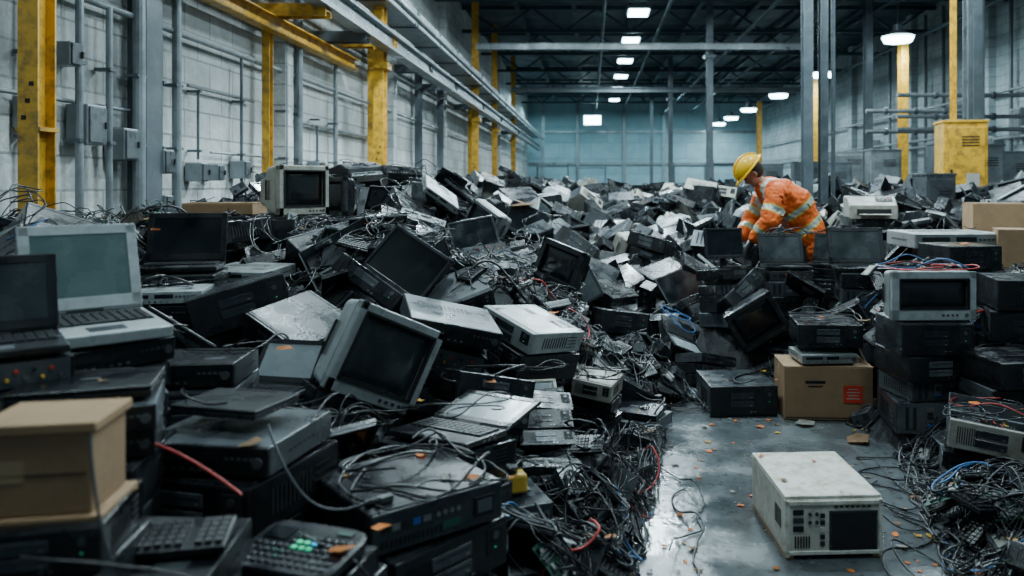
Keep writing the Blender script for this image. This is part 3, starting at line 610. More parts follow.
for i in range(11000): tryplace(pick(),*samp(1.2,6.5),.05,.6,False,.98)
for i in range(8500): tryplace(pick(),*samp(6,12),.06,.65,False,1.08)
for i in range(8000): tryplace(pick(),*samp(12,30),.08,.7,False,1.3)
for i in range(800): tryplace(random.choice(['psu','rtB','rtB','hd','kbB','pcb','kbB','plB','spk','psu','lpCc','hd']),*samp(2.0,7),0,.4,small=True,big=.9)
for i in range(380):
    Y=U(2.6,6.2); x=float(xL(Y))+U(-.5,.1) if R()<.55 else float(xR(Y))+U(-.08,.5)
    tryplace(random.choice(['psu','rtB','rtB','hd','pcb','hd','rtB','lpBc','psu','kbB']),x,Y,0,.3,small=True,big=.8)
placed.sort(key=lambda t:t[0])
extra={}
for yy,key,M in placed:
    p=PR[key]
    if NPL.get(p.kind,0)<300: place(p,M,yy<9)
    else: extra.setdefault(p.kind,[]).append((p,M))
for kind,lst in extra.items():
    V=[];Fc=[];Mt=[];o=0
    for p,M in lst:
        A=np.array(M); v=p.V@A[:3,:3].T+A[:3,3]; V.append(v); Fc+=[[o+i for i in f] for f in p.F]; Mt+=p.M; o+=len(v)
    me=bpy.data.meshes.new(kind); me.from_pydata(np.concatenate(V).tolist(),[],Fc); used=sorted(set(Mt)); mp={u:i for i,u in enumerate(used)}
    for u in used: me.materials.append(MATS[u])
    me.polygons.foreach_set('material_index',[mp[m] for m in Mt])
    obj(kind+'_heap',me,kind='stuff',category='electronic scrap',label='mass of discarded '+GROUP.get(kind,kind).replace('discarded ','')+' in the heap')
print('PLACED',len(placed),{k:len(v) for k,v in extra.items()},NPL)
# ------------------------------------------------------------ heap core
def heapmesh():
    st=2; V=[];idx={};Fc=[]
    xs=list(range(0,len(gx),st)); ys=list(range(0,len(gy),st))
    for i in xs:
        for j in ys:
            z=BASE[i,j]; 
            if z>0: z=z+ (mnoise.noise(Vector((gx[i]*5,gy[j]*5,0)))*.06+mnoise.noise(Vector((gx[i]*14,gy[j]*14,3)))*.03)*min(1,z/.1); z=max(z,0.0)
            idx[i,j]=len(V); V.append((gx[i],gy[j],z if z>0 else -.01))
    for a,b in zip(xs,xs[1:]):
        for c,d in zip(ys,ys[1:]):
            q=[idx[a,c],idx[b,c],idx[b,d],idx[a,d]]
            if max(V[k][2] for k in q)>0: Fc.append(q)
    o=len(V); nx,ny=60,60
    for i in range(nx):
        for j in range(ny):
            x=X0+(X1-X0)*i/(nx-1); y=31.8+(58-31.8)*j/(ny-1); V.append((x,y,1.05+.3*mnoise.noise(Vector((x*1.2,y*1.2,0)))+.15*mnoise.noise(Vector((x*4,y*4,0)))))
    for i in range(nx-1):
        for j in range(ny-1): Fc.append([o+i*ny+j,o+(i+1)*ny+j,o+(i+1)*ny+j+1,o+i*ny+j+1])
    me=bpy.data.meshes.new('scrap'); me.from_pydata(V,[],Fc); me.materials.append(MATS[MI['heap']])
    obj('crushed_scrap_heap',me,kind='stuff',category='electronic scrap',label='dark crushed electronic scrap filling the core of the heap')
heapmesh()
# ------------------------------------------------------------ cables
def hz(x,y):
    k=ij(x,y); return max(0,float(hm[k])) if k else 0.
def path(x,y,n,step,curl=.28,lift=.03,marg=-.12,over=False,mz=.14):
    a=U(0,6.28); k=0; pts=[(x,y)]; zs=[hz(x,y)]
    for i in range(n):
        k=max(-.8,min(.8,k*.88+U(-curl,curl))); ok=False
        for da in(0,.5,-.5,1.1,-1.1,1.9,-1.9):
            a2=a+k*.7+da; nx_,ny_=x+math.cos(a2)*step,y+math.sin(a2)*step; q=ij(nx_,ny_)
            if q is None or DA[q]<marg or (blocked[q] and not over): continue
            z=hz(nx_,ny_)
            if abs(z-zs[-1])<mz: ok=True; break
        if not ok: break
        a=a2;x,y=nx_,ny_; pts.append((x,y)); zs.append(z)
    m=len(pts)
    if m<8: return None
    ph=U(0,6); out=[]
    for i in range(m):
        w=zs[max(0,i-2):i+3]; zz=max(sum(w)/len(w),zs[i]-.015)
        out.append((pts[i][0],pts[i][1],zz+.008+lift*max(0,math.sin(i*.4+ph))**2))
    return out
def curve(name,paths,r,mt,**kw):
    cu=bpy.data.curves.new(name,'CURVE'); cu.dimensions='3D'; cu.bevel_depth=r; cu.bevel_resolution=1; cu.resolution_u=3
    for pts in paths:
        s=cu.splines.new('NURBS'); s.points.add(len(pts)-1); s.order_u=4; s.use_endpoint_u=True
        for q,pt in zip(s.points,pts): q.co=(pt[0],pt[1],pt[2],1)
    o=bpy.data.objects.new(name,cu); me=bpy.data.meshes.new_from_object(o); bpy.data.objects.remove(o); bpy.data.curves.remove(cu)
    me.materials.clear(); me.materials.append(MATS[MI[mt]])
    for p in me.polygons: p.use_smooth=True
    return obj(name,me,**kw)
def cstart():
    r=R()
    if r<.26: Y=U(2.3,5.6); return float(xL(Y))-abs(random.gauss(0,.45))+.04,Y
    if r<.46: Y=U(2.8,5.6); return float(xR(Y))+abs(random.gauss(0,.35))-.03,Y
    if r<.6: return samp(5.6,9)
    return samp(1.9,6)
def getpath(n0,n1,step,lift,marg,over=False):
    for t in range(60):
        x,y=cstart()
        if x<X0+.2: continue
        p=path(x,y,random.randint(n0,n1),step,lift=lift,marg=marg,over=over)
        if p: return p
CN={'rubber':'black','rubgrey':'grey','rubred':'red','rubblue':'blue'}
for i in range(295):
    m=random.choices(['rubber','rubgrey','rubred','rubblue'],[82,12,4,2])[0]
    p=getpath(22,54,.05,U(.01,.07),-.35 if R()<.12 else -.1,R()<.2)
    if p: curve('cable',[p],U(.003,.005) if R()<.85 else .0068,m,category='cable',label=f'{CN[m]} rubber cable tangled over the scrap',group='loose cables')
for m,n in(('rubber',620),('rubgrey',50)):
    ps=[getpath(16,40,.045,U(.005,.06),-.06,R()<.08) for i in range(n)]
    curve('cable_tangle',[p for p in ps if p],.0034,m,kind='stuff',category='cables',label=CN[m]+' tangle of thin cables strewn through the heap')
def pcurve(pts,r,m,lab): curve('cable',[pts],r,m,category='cable',label=lab,group='loose cables')
pcurve([P(125,438,2.1),P(160,440,2.05),P(200,462,1.98),P(242,495,1.9)],.0035,'rubred','red cable arching over the devices')
pcurve([P(90,435,1.42),P(92,480,1.40),P(98,520,1.42),P(110,560,1.42)],.003,'rubgrey','grey cable hanging in front of the tan box')
pcurve([P(268,425,2.15),P(276,450,2.1),P(290,480,2.08),P(315,512,2.1),P(350,512,2.13),P(372,500,2.16)],.004,'rubgrey','grey cable ending at the black case')
# litter
def scrap(mt,name,lab,x,y,z,sz):
    b=B(); n=random.randint(4,6); vs=[b.verts.new((math.cos(k*6.283/n+U(-.3,.3))*sz*U(.5,1),math.sin(k*6.283/n+U(-.3,.3))*sz*U(.4,.9),U(0,.3)*sz)) for k in range(n)]
    c=b.verts.new((0,0,sz*.15)); 
    for k in range(n): f=b.faces.new((vs[k],vs[(k+1)%n],c)); f.material_index=MI[mt]
    bmesh.ops.solidify(b,geom=b.faces[:],thickness=.0015)
    o=obj(name,fin(b,name),category='scrap',label=lab,group='scraps of litter'); o.location=(x,y,z+.003)
for i in range(290):
    r=R()
    if r<.42: Y=U(2.9,5.8); x=U(float(xL(Y))-.1,float(xR(Y))+.1); sz=U(.007,.028)
    else: x,Y=cstart(); sz=U(.015,.05)
    mt=random.choices(['paper','orange','yellow','card'],[18,32,16,34])[0]
    scrap(mt,'paper_scrap' if mt in('paper','card') else 'plastic_scrap',{'paper':'torn dirty white paper scrap','orange':'small orange plastic scrap','yellow':'small yellow plastic scrap','card':'torn brown cardboard scrap'}[mt],x,Y,hz(x,Y),sz)
for px,py,Y,sz,mt in((808,425,5.3,.09,'paper'),(860,440,4.95,.13,'card'),(905,437,5.0,.12,'paper'),(760,425,5.25,.05,'orange'),(700,352,6.6,.15,'card'),(680,515,3.85,.03,'orange'),(650,455,4.7,.06,'card'),(705,425,5.25,.05,'paper'),(520,205,9,.25,'card'),(560,285,7.2,.1,'card'),(612,478,4.3,.04,'orange'),(350,440,3.0,.05,'yellow')):
    v=P(px,py,Y); scrap(mt,'paper_scrap' if mt in('paper','card') else 'plastic_scrap',{'paper':'crumpled dirty paper scrap','card':'crumpled brown card scrap','orange':'small orange plastic scrap','yellow':'small yellow plastic scrap'}[mt],v.x,v.y,hz(v.x,v.y),sz)
# ------------------------------------------------------------ building shell
XL,XR_,YB,ZC=-4.75,12.6,60.0,8.2
def box_obj(name,c,s,m,b=0,parent=None,**kw): return mk(name,lambda bm:bx(bm,c,s,m,b),parent,**kw)
box_obj('floor',((XL+XR_)/2,27,-.1),(XR_-XL+.6,68,.2),'floor',kind='structure')
box_obj('wall_left',(XL-.1,27,ZC/2),(.2,68,ZC),'wallL',kind='structure')
box_obj('wall_right',(XR_+.1,27,ZC/2),(.2,68,ZC),'wallR',kind='structure')
box_obj('wall_back',((XL+XR_)/2,YB+.1,ZC/2),(XR_-XL,.2,ZC),'wallB',kind='structure')
box_obj('ceiling',((XL+XR_)/2,27,ZC+.1),(XR_-XL+.6,68,.2),'roof',kind='structure')
n=1
for x in(-3.6,-1,2.5,5.5,9): box_obj(f'trim_{n}',(x,YB-.06,ZC/2),(.22,.12,ZC),'galv',kind='structure'); n+=1
for z in(3.2,5.6): box_obj(f'trim_{n}',((XL+XR_)/2,YB-.08,z),(XR_-XL,.12,.18),'galv',kind='structure'); n+=1
for y in(8.3,12.0,18.5,25,32,40,48): box_obj(f'trim_{n}',(XL+.1,y,ZC/2),(.2,.3,ZC),'steel' if y<10 else 'wallL',kind='structure'); n+=1
for y in(20,25,31,38,46): box_obj(f'trim_{n}',(XR_-.12,y,ZC/2),(.24,.5,ZC),'wallR',kind='structure'); n+=1
def ibeam(bm,p0,p1,w,m,up=Vector((0,1,0))):
    p0=Vector(p0);p1=Vector(p1); d=(p1-p0); L=d.length; d.normalize(); 
    if abs(d.dot(up))>.9: up=Vector((0,0,1))
    sx=d.cross(up).normalized(); u2=sx.cross(d).normalized(); Rm=Matrix((sx,u2,d)).transposed().to_4x4(); C=(p0+p1)/2
    t=w*.09
    for off,s in((Vector((0,w/2,0)),(w*.8,t,L)),(Vector((0,-w/2,0)),(w*.8,t,L)),(Vector((0,0,0)),(t,w,L))): bx(bm,C+Rm.to_3x3()@off,s,m,0,Rm)
for y,w in((5.75,.18),(15.1,.24),(27.5,.26),(33,.26),(41,.28)):
    c=obj('steel_column',None,category='column',label='worn yellow painted steel I-beam column carrying overhead rail',group='yellow steel columns'); c.location=(-4.0,y,0)
    c.empty_display_size=.1
    mk('column_shaft',lambda bm:ibeam(bm,(0,0,.02),(0,0,ZC),w,'cpaint'),c); mk('base_plate',lambda bm:(bx(bm,(0,0,.015),(w*1.7,w*1.7,.03),'cpaint'),[cyl(bm,(sx*w*.6,sy*w*.6,.045),.02,.04,'z','port',6) for sx in(-1,1) for sy in(-1,1)]),c)
    mk('bracket',lambda bm:(bx(bm,(.0,0,3.85),(w*1.5,w*1.4,.12),'cpaint'),bx(bm,(0,0,2.0),(w*1.0,w*1.1,.03),'cpaint'),[bx(bm,(w*.15*k,-w*.56,2.2+.12*k),(.03,.01,.03),'slot') for k in(-1,0,1)]),c)
for y in(11.2,16.6,30): mk('steel_column',lambda bm:ibeam(bm,(-4.55,y,.0),(-4.55,y,3.9 if y<12 else 5.2),.13 if y<12 else .2,'cpaint'),category='column',label='yellow steel column against the block wall',group='yellow wall columns')
for y in(21,24): mk('steel_column',lambda bm:ibeam(bm,(-4.55,y,.0),(-4.55,y,5.2),.2,'steel'),category='column',label='grey steel column against the block wall',group='grey wall columns')
for y in(8.9,11.2,13.2,15.1,18.5,22,27.5,33,41): mk('cross_beam',lambda bm:ibeam(bm,(-4.72,y+.02,4.3 if y>14 else 4.05),(-3.7,y+.02,4.3 if y>14 else 4.05),.22,'cpaint' if y in(11.2,15.1) else 'steel'),category='beam',label='steel beam bridging block wall and column',group='wall cross beams')
mk('side_beam',lambda bm:ibeam(bm,(-4.45,7,3.85),(-4.45,15,3.85),.2,'cpaint',Vector((0,0,1))),category='beam',label='long worn yellow steel beam along the wall')
mk('overhead_rail',lambda bm:(ibeam(bm,(-3.75,6,4.25),(-3.75,58,4.25),.3,'galv',Vector((0,0,1))),bx(bm,(-3.75,32,4.46),(.08,52,.08),'steel')),category='rail',label='long grey overhead crane rail running down the hall')
mk('overhead_duct',lambda bm:(bx(bm,(-4.0,32,5.15),(.6,52,.35),'galv',.02),[bx(bm,(-4.0,7+k*2.5,5.15),(.65,.05,.4),'steel') for k in range(20)]),category='duct',label='square galvanised duct running along the wall')
for x,z,r in((-4.1,4.5,.04),(-4.62,3.3,.035),(-3.45,4.9,.06)):
    mk('pipe',lambda bm:cyl(bm,(x,32,z),r,52,'y','galv',12),category='pipe',label='straight galvanised pipe running along the wall',group='horizontal wall pipes')
for y0,y1,z,r in((6.2,8.6,2.35,.02),(9.2,11,2.75,.018),(12.5,17,2.6,.03),(9.75,13.4,2.0,.015)): mk('pipe',lambda bm:cyl(bm,(-4.66,(y0+y1)/2,z),r,y1-y0,'y','galv',10),category='pipe',label='short horizontal conduit on the block wall',group='short wall conduits')
for y,r,zt,zb in((6.55,.02,8,1),(6.7,.03,8,1),(7.15,.035,8,1),(7.6,.03,3.3,1),(8.05,.06,8,1),(8.55,.015,3.2,1.9),(8.8,.05,8,1),(9.35,.015,2.7,1.9),(10.5,.02,3.3,1),(11.9,.05,8,1),(12.4,.07,8,1),(13.4,.02,2.6,1),(14.3,.04,4,1),(17.5,.05,8,1)):
    mk('pipe',lambda bm:(cyl(bm,(XL+.12+r,y,(zt+zb)/2),r,zt-zb,'z','galv' if r>.02 else 'steel',12),[bx(bm,(XL+.08+r,y,z),(.16,r*3,.03),'steel') for z in(2.0,2.7)]),category='pipe',label='vertical conduit pipe clamped to the block wall',group='vertical wall conduits')
for y,z,s in((7.3,2.15,.28),(7.85,2.0,.24),(8.55,1.85,.2),(9.35,1.75,.17),(9.75,1.75,.15),(10.5,1.8,.18),(7.0,2.75,.16),(6.6,2.2,.2),(8.55,1.4,.14),(13.4,1.8,.3)):
    o=mk('electrical_box',lambda bm:(bx(bm,(XL+.12,y,z),(.2,s,s*1.3),'galv',.01)),category='electrical box',label='grey electrical junction box on the block wall',group='wall electrical boxes'); mk('box_door',lambda bm:(bx(bm,(XL+.23,y,z),(.015,s*.88,s*1.15),'grey',.004),bx(bm,(XL+.245,y+s*.35,z),(.02,.02,.06),'slot')),o)
for k,y in enumerate((14,19,24,29,34,39,44,49,54)):
    def tr(bm):
        bx(bm,((XL+XR_)/2,y,ZC-.15),(XR_-XL-.1,.16,.14),'roof'); bx(bm,((XL+XR_)/2,y,ZC-1.0),(XR_-XL-.1,.14,.12),'roof')
        xs=np.arange(XL+.2,XR_-.6,1.2)
        for i,x in enumerate(xs):
            dx=1.2; L=math.hypot(dx,.85); a=math.atan2(.85,dx)*(1 if i%2 else -1); bx(bm,(x+.6,y,ZC-.575),(L,.07,.07),'roof',0,Matrix.Rotation(-a,4,'Y'))
    mk('roof_truss',tr,category='roof truss',label='dark steel lattice roof truss spanning the hall',group='roof trusses')
for x in(-2.6,-.6,1.5,3.8,5.8,7.8,10.2): mk('roof_purlin',lambda bm:ibeam(bm,(x,9,ZC-.28),(x,59,ZC-.28),.2,'roof'),category='beam',label='dark longitudinal roof beam',group='roof beams')
mk('bridge_beam',lambda bm:(ibeam(bm,(-3.6,25,5.95),(7.0,25,5.95),.18,'galv',Vector((0,0,1)))),category='beam',label='pale steel bridge beam crossing the hall')
mk('bridge_beam',lambda bm:(ibeam(bm,(-3.6,36,5.9),(10.0,36,5.9),.2,'steel',Vector((0,0,1)))),category='beam',label='grey steel bridge beam further down the hall')
for x,z in((0.4,7.0),(2.4,7.1),(5.2,6.7),(7.2,6.9),(10.6,6.4)): mk('pipe',lambda bm:cyl(bm,(x,34,z),.06,48,'y','roof',10),category='pipe',label='dark overhead pipe under the roof',group='overhead pipes')
for x,y,w in((3.8,14,.2),(4.14,14.2,.17),(3.8,25.5,.24),(3.8,38,.24),(3.8,50,.24)):
    mk('steel_column',lambda bm:(ibeam(bm,(x,y,0),(x,y,ZC),w,'steel'),bx(bm,(x,y,.02),(w*1.8,w*1.8,.04),'steel'),bx(bm,(x,y,5.7),(w*1.5,w*1.5,.1),'steel')),category='column',label='blue grey steel column standing in the hall',group='grey steel columns')
mk('pipe',lambda bm:cyl(bm,(4.38,14.4,4),.04,7.9,'z','steel',12),category='pipe',label='dark vertical pipe beside the steel columns')
for x,y,w,m,zt in((7.05,14.6,.2,'steel',8.1),(6.78,14.9,.10,'cpaint',8.1),(7.6,16,.2,'galv',8.1),(8.05,16.4,.1,'galv',8.1),(8.3,17.5,.16,'steel',8.1),(9.72,24.8,.28,'cpaint',6.2),(8.35,24,.26,'steel',8.1),(9.3,33,.3,'cpaint',6.2),(9.3,44,.3,'cpaint',6.2)):
    mk('steel_column',lambda bm:(ibeam(bm,(x,y,0),(x,y,zt),w,m),bx(bm,(x,y,.02),(w*1.8,w*1.8,.04),m)),category='column',label=('worn yellow' if m=='cpaint' else 'grey')+' steel column in front of the far wall',group='far side columns')
for z in(3.0,3.25,4.4): mk('pipe',lambda bm:cyl(bm,(12.3,38,z),.05,40,'y','galv',10),category='pipe',label='pipe along the pale wall',group='far wall pipes')
for y in(22,23.5,26,28,29.5,33): mk('pipe',lambda bm:cyl(bm,(12.4,y,4),.06,7.8,'z','steel',10),category='pipe',label='vertical pipe on the pale wall',group='far wall vertical pipes')
for y,z,s in((23,3.4,.6),(24.6,2.6,.7),(26.8,3.2,.6),(28.8,2.6,.8),(31.5,3,.8),(35,3,.8)):
    o=mk('electrical_box',lambda bm:(bx(bm,(XR_-.2,y,z),(.3,s,s*1.4),'galv',.01)),category='electrical box',label='grey switch box mounted on the pale wall',group='far wall switch boxes'); mk('box_door',lambda bm:(bx(bm,(XR_-.36,y,z),(.02,s*.88,s*1.25),'grey',.004)),o)
def cabinet(x,y,w,d,z0,z1,m,lab,yaw=0):
    o=obj('machine_cabinet',None,category='cabinet',label=lab); o.location=(x,y,0); o.rotation_euler=(0,0,yaw); o.empty_display_size=.1
    mk('cabinet_body',lambda bm:(bx(bm,(0,0,(z0+z1)/2),(w,d,z1-z0),m,.015),bx(bm,(0,0,z1+.02),(w*1.05,d*1.05,.04),m,.005)),o)
    mk('cabinet_door',lambda bm:(bx(bm,(0,-d/2-.01,(z0+z1)/2),(w*.86,.02,(z1-z0)*.9),m,.006),[bx(bm,(w*.1,-d/2-.022,z1-.25-k*.05),(w*.4,.006,.02),'slot') for k in range(4)],bx(bm,(w*.15,-d/2-.022,(z0+z1)/2-.1),(w*.3,.006,.22),'paper')),o)
    mk('door_handle',lambda bm:bx(bm,(-w*.34,-d/2-.035,(z0+z1)/2),(.03,.03,.16),'slot',.004),o)
    for sx in(-1,1):
        for sy in(-1,1): mk('leg',lambda bm:bx(bm,(sx*w*.43,sy*d*.43,z0/2),(.07,.07,z0),'steel'),o)
cabinet(6.5,14,.72,.6,.9,2.68,'cpaint','tall yellow machine cabinet on steel legs',-.15)
cabinet(8.1,16.5,.7,.5,.9,2.4,'galv','grey electrical cabinet beside the yellow cabinet')
cabinet(9.0,20,.9,.5,.8,2.6,'steel','grey steel control cabinet on legs')
cabinet(7.7,21,.8,.5,.8,2.5,'galv','pale grey switch cabinet on legs')
cabinet(6.9,22.5,.8,.5,.8,2.2,'steel','dark grey switch cabinet on legs')
cabinet(8.7,27,1.2,.6,.8,2.7,'galv','wide pale machine cabinet on legs')
cabinet(8.7,32,1.2,.6,.8,2.5,'steel','wide dark machine cabinet on legs')
cabinet(5.6,13,.5,.45,.6,1.75,'grey','small grey machine cabinet on legs',.1)
cabinet(9.3,17.5,1.0,.5,.8,2.3,'galv','pale grey equipment cabinet on legs')
cabinet(6.2,28,1.0,.6,.8,2.3,'steel','dark grey equipment cabinet on legs')
for pz,x0,w_,yy in((2.9,9.4,4.5,18.6),(3.2,9.4,4.5,18.6),(3.7,9.4,4.5,18.6),(2.9,7.9,2.4,19.4),(3.4,7.9,2.4,19.4)): mk('pipe',lambda bm:(cyl(bm,(x0,yy,pz),.05,w_,'x','galv',10),[cyl(bm,(x0-w_*.3+k*w_*.3,yy,pz),.085,.08,'x','steel',12) for k in range(3)]),category='pipe',label='horizontal flanged pipe above the cabinets',group='cabinet pipes')
for x,y in((-2.5,52),(6.2,50),(8,46),(0,56)):
    o=obj('storage_rack',None,category='rack',label='steel storage rack near the end wall',group='storage racks'); o.location=(x,y,0)
    mk('rack_frame',lambda bm:[bx(bm,(sx,sy,1.5),(.08,.08,3),'steel') for sx in(-1,1) for sy in(-.4,.4)],o)
    for z in(.8,1.7,2.8): mk('shelf',lambda bm:bx(bm,(0,0,z),(2.1,.9,.06),'steel'),o)
# ------------------------------------------------------------ lamps and added fill lights
def area(loc,sx,sy,e,col=(.74,.93,1)):
    l=bpy.data.lights.new('lamp_and_fill_light','AREA'); l.shape='RECTANGLE'; l.size=sx; l.size_y=sy; l.energy=e; l.color=col; o=bpy.data.objects.new('lamp_and_fill_light',l); COL.objects.link(o); o.location=loc; return o
for y in(1,6.5,12.5,19,25.2,30,35,40,45,51):
  for x in ((1.5,) if y>20 else (-1.8,1.5,5.5)):  # near rows overhead are out of view, added to light the foreground
    o=obj('ceiling_lamp',None,category='lamp',label='bright rectangular high-bay ceiling lamp',group='central ceiling lamps'); o.location=(x,y,7.05)
    mk('lamp_housing',lambda bm:(bx(bm,(0,0,.06),(.75,1.1,.09),'galv',.01),bx(bm,(-.2,0,.6),(.02,.02,1.0),'steel'),bx(bm,(.2,0,.6),(.02,.02,1.0),'steel')),o); mk('lamp_lens',lambda bm:bx(bm,(0,0,0),(.62,1.0,.05),'lamp',.004),o)
    l=area((0,0,-.06),.62,1.0,{1:60,6.5:240,12.5:560,19:480}.get(y,330)); l.parent=o
for y in(24,31.8,39.3,46.7,52.5,57.5):
    o=obj('ceiling_lamp',None,category='lamp',label='round domed high-bay lamp hanging by the wall',group='round hanging lamps'); o.location=(9.25,y,6.0)
    mk('lamp_shade',lambda bm:(cyl(bm,(0,0,.14),.5,.2,'z','galv',24,.2),cyl(bm,(0,0,.33),.14,.2,'z','steel',16)),o); mk('lamp_lens',lambda bm:cyl(bm,(0,0,-.01),.40,.16,'z','lamp',24,.47),o); mk('hanging_rod',lambda bm:cyl(bm,(0,0,1.2),.015,1.7,'z','steel',8),o)
    l=area((0,0,-.12),.7,.7,260); l.parent=o
o=obj('ceiling_lamp',None,category='lamp',label='square lamp near the end wall'); o.location=(.1,56,6.15)
mk('lamp_housing',lambda bm:(bx(bm,(0,0,0),(1.3,.3,.8),'galv',.02),bx(bm,(0,0,1.1),(.05,.05,1.5),'steel')),o); mk('lamp_lens',lambda bm:bx(bm,(0,-.16,0),(1.15,.03,.6),'lamp'),o)
for y in(47,55):
    for x in(-2.5,5.5): area((x,y,7.0),3,1,420,(.5,.88,1))  # fill lights without fixtures, added for a teal haze at the far end
w=bpy.data.worlds.new('world'); sc.world=w; w.use_nodes=True; bg=w.node_tree.nodes['Background']; bg.inputs[0].default_value=(.36,.58,.72,1); bg.inputs[1].default_value=.28
# ------------------------------------------------------------ worker
V=Vector
def remeshed(me,vox,it=3):
    o=bpy.data.objects.new('s2',me); COL.objects.link(o); r=o.modifiers.new('r','REMESH'); r.mode='VOXEL'; r.voxel_size=vox; q=o.modifiers.new('sm','SMOOTH'); q.iterations=it; q.factor=.5
    dg=bpy.context.evaluated_depsgraph_get(); m4=bpy.data.meshes.new_from_object(o.evaluated_get(dg)); bpy.data.objects.remove(o); m4.materials.clear()
    for p in m4.polygons: p.use_smooth=True
    return m4
def skin(nodes,edges,root,vox=.009,extra=None):
    names=list(nodes); me=bpy.data.meshes.new('s'); me.from_pydata([nodes[n][0] for n in names],[(names.index(a),names.index(b)) for a,b in edges],[]); o=bpy.data.objects.new('s',me); COL.objects.link(o)
    o.modifiers.new('k','SKIN'); 
    for i,nn in enumerate(names):
        sv=me.skin_vertices[0].data[i]; r=nodes[nn][1]; sv.radius=(r,r); sv.use_root=(nn==root)
    s=o.modifiers.new('u','SUBSURF'); s.levels=2; s.render_levels=2
    dg=bpy.context.evaluated_depsgraph_get(); m2=bpy.data.meshes.new_from_object(o.evaluated_get(dg)); bpy.data.objects.remove(o)
    b=B(); b.from_mesh(m2)
    if extra: extra(b)
    m3=bpy.data.meshes.new('s2'); b.to_mesh(m3); b.free(); return remeshed(m3,vox)
def caps(segs,vox,it=3):
    b=B()
    for a,ra,c,rc in segs:
        a=V(a);c=V(c); n=max(3,int((c-a).length/.025))
        for i in range(n+1):
            t=i/n; bmesh.ops.create_icosphere(b,subdivisions=3,radius=ra+(rc-ra)*t,matrix=Matrix.Translation(a.lerp(c,t)))
    m=bpy.data.meshes.new('c'); b.to_mesh(m); b.free(); return remeshed(m,vox,it)
hf=V((-.66,.10,-.75)).normalized(); hu=V((-.72,0,.70)); hu=(hu-hf*hu.dot(hf)).normalized(); hs=hf.cross(hu).normalized()
HC=V((-.45,0,1.39)); HM=Matrix((hs,hf,hu)).transposed().to_4x4(); HM.translation=HC
def headx(b):
    def ell(c,s): bmesh.ops.create_uvsphere(b,u_segments=20,v_segments=14,radius=1,matrix=HM@Matrix.Translation(c)@Matrix.Diagonal((*s,1)))
    ell((0,-.005,.02),(.078,.098,.10)); ell((0,.03,-.045),(.058,.062,.07)); ell((0,.098,-.02),(.013,.02,.022)); ell((0,.088,.0),(.010,.018,.03)); ell((0,.085,-.058),(.024,.012,.007)); ell((0,.075,-.095),(.022,.02,.016))
    for s in(-1,1): ell((s*.078,-.005,-.01),(.01,.018,.03)); ell((s*.032,.082,.03),(.022,.012,.008))
N={'pel':((0,0,.86),.14),'sp':((-.06,0,.98),.13),'ch':((-.16,0,1.10),.145),'uc':((-.27,0,1.20),.12),'nk':((-.35,0,1.28),.06),'hd':((-.42,0,1.35),.06)}
E=[('pel','sp'),('sp','ch'),('ch','uc'),('uc','nk'),('nk','hd')]
arms={-1:[(-.26,-.19,1.19),(-.36,-.27,.96),(-.49,-.20,.78),(-.535,-.17,.71)],1:[(-.28,.19,1.18),(-.41,.24,.95),(-.54,.12,.78),(-.58,.10,.71)]}
legs={-1:[(.01,-.10,.80),(-.07,-.13,.44),(.02,-.13,.07),(-.13,-.14,.03)],1:[(.03,.10,.80),(.02,.13,.44),(.16,.14,.07),(.01,.15,.03)]}
for s in(-1,1):
    t='l' if s<0 else 'r'; a=arms[s]; l=legs[s]
    for nm,c,r in(('sh',a[0],.065),('el',a[1],.045),('wr',a[2],.028),('pa',a[3],.032),('hp',l[0],.095),('kn',l[1],.06),('an',l[2],.042),('to',l[3],.03)): N[nm+t]=(c,r)
    E+= [('uc','sh'+t),('sh'+t,'el'+t),('el'+t,'wr'+t),('wr'+t,'pa'+t),('pel','hp'+t),('hp'+t,'kn'+t),('kn'+t,'an'+t),('an'+t,'to'+t)]
    p=V(a[3])
    for k in range(4):
        off=(k-1.5)*.02; L=[.07,.08,.075,.06][k]; q1=p+V((-.02,off,-L*.5)); q2=p+V((-.012,off,-L)) ; q3=p+V((.006,off,-L-.015))
        N[f'f{t}{k}a']=(tuple(q1),.010);N[f'f{t}{k}b']=(tuple(q2),.009);N[f'f{t}{k}c']=(tuple(q3),.008); E+=[('pa'+t,f'f{t}{k}a'),(f'f{t}{k}a',f'f{t}{k}b'),(f'f{t}{k}b',f'f{t}{k}c')]
    N[f't{t}a']=(tuple(p+V((.03,-s*.02,-.02))),.011);N[f't{t}b']=(tuple(p+V((.035,-s*.015,-.055))),.009); E+=[('pa'+t,f't{t}a'),(f't{t}a',f't{t}b')]
body=skin(N,E,'pel',.008,headx)
for k in('skin','glove'): body.materials.append(MATS[MI[k]])
for p in body.polygons:
    c=p.center; p.material_index=1 if (c.x<-.43 and c.z<.90) else 0
wk=obj('person',body,category='person',label='worker in orange hi-vis jacket and yellow hard hat lifting a monitor'); wk.location=(1.99,7.5,.27); wk.scale=(1.04,1.04,1.04)
sg=[]
for s in(-1,1):
    T0=[(V((.05,s*.09,.70)),.14),(V((.03,s*.085,.86)),.145),(V((-.02,s*.08,.99)),.15),(V((-.11,s*.10,1.12)),.16),(V((-.21,s*.11,1.19)),.14),(V((-.31,s*.05,1.245)),.10)]
    for (a,ra),(c,rc) in zip(T0,T0[1:]): sg.append((a,ra,c,rc))
    a=arms[s]; e2=V(a[1]).lerp(V(a[2]),.8); sg+=[(V((-.235,s*.11,1.17)),.125,a[0],.105),(a[0],.105,a[1],.085),(a[1],.085,e2,.062)]
sg.append((V((-.27,-.06,1.29)),.055,V((-.27,.06,1.29)),.055))
jk=caps(sg,.009)
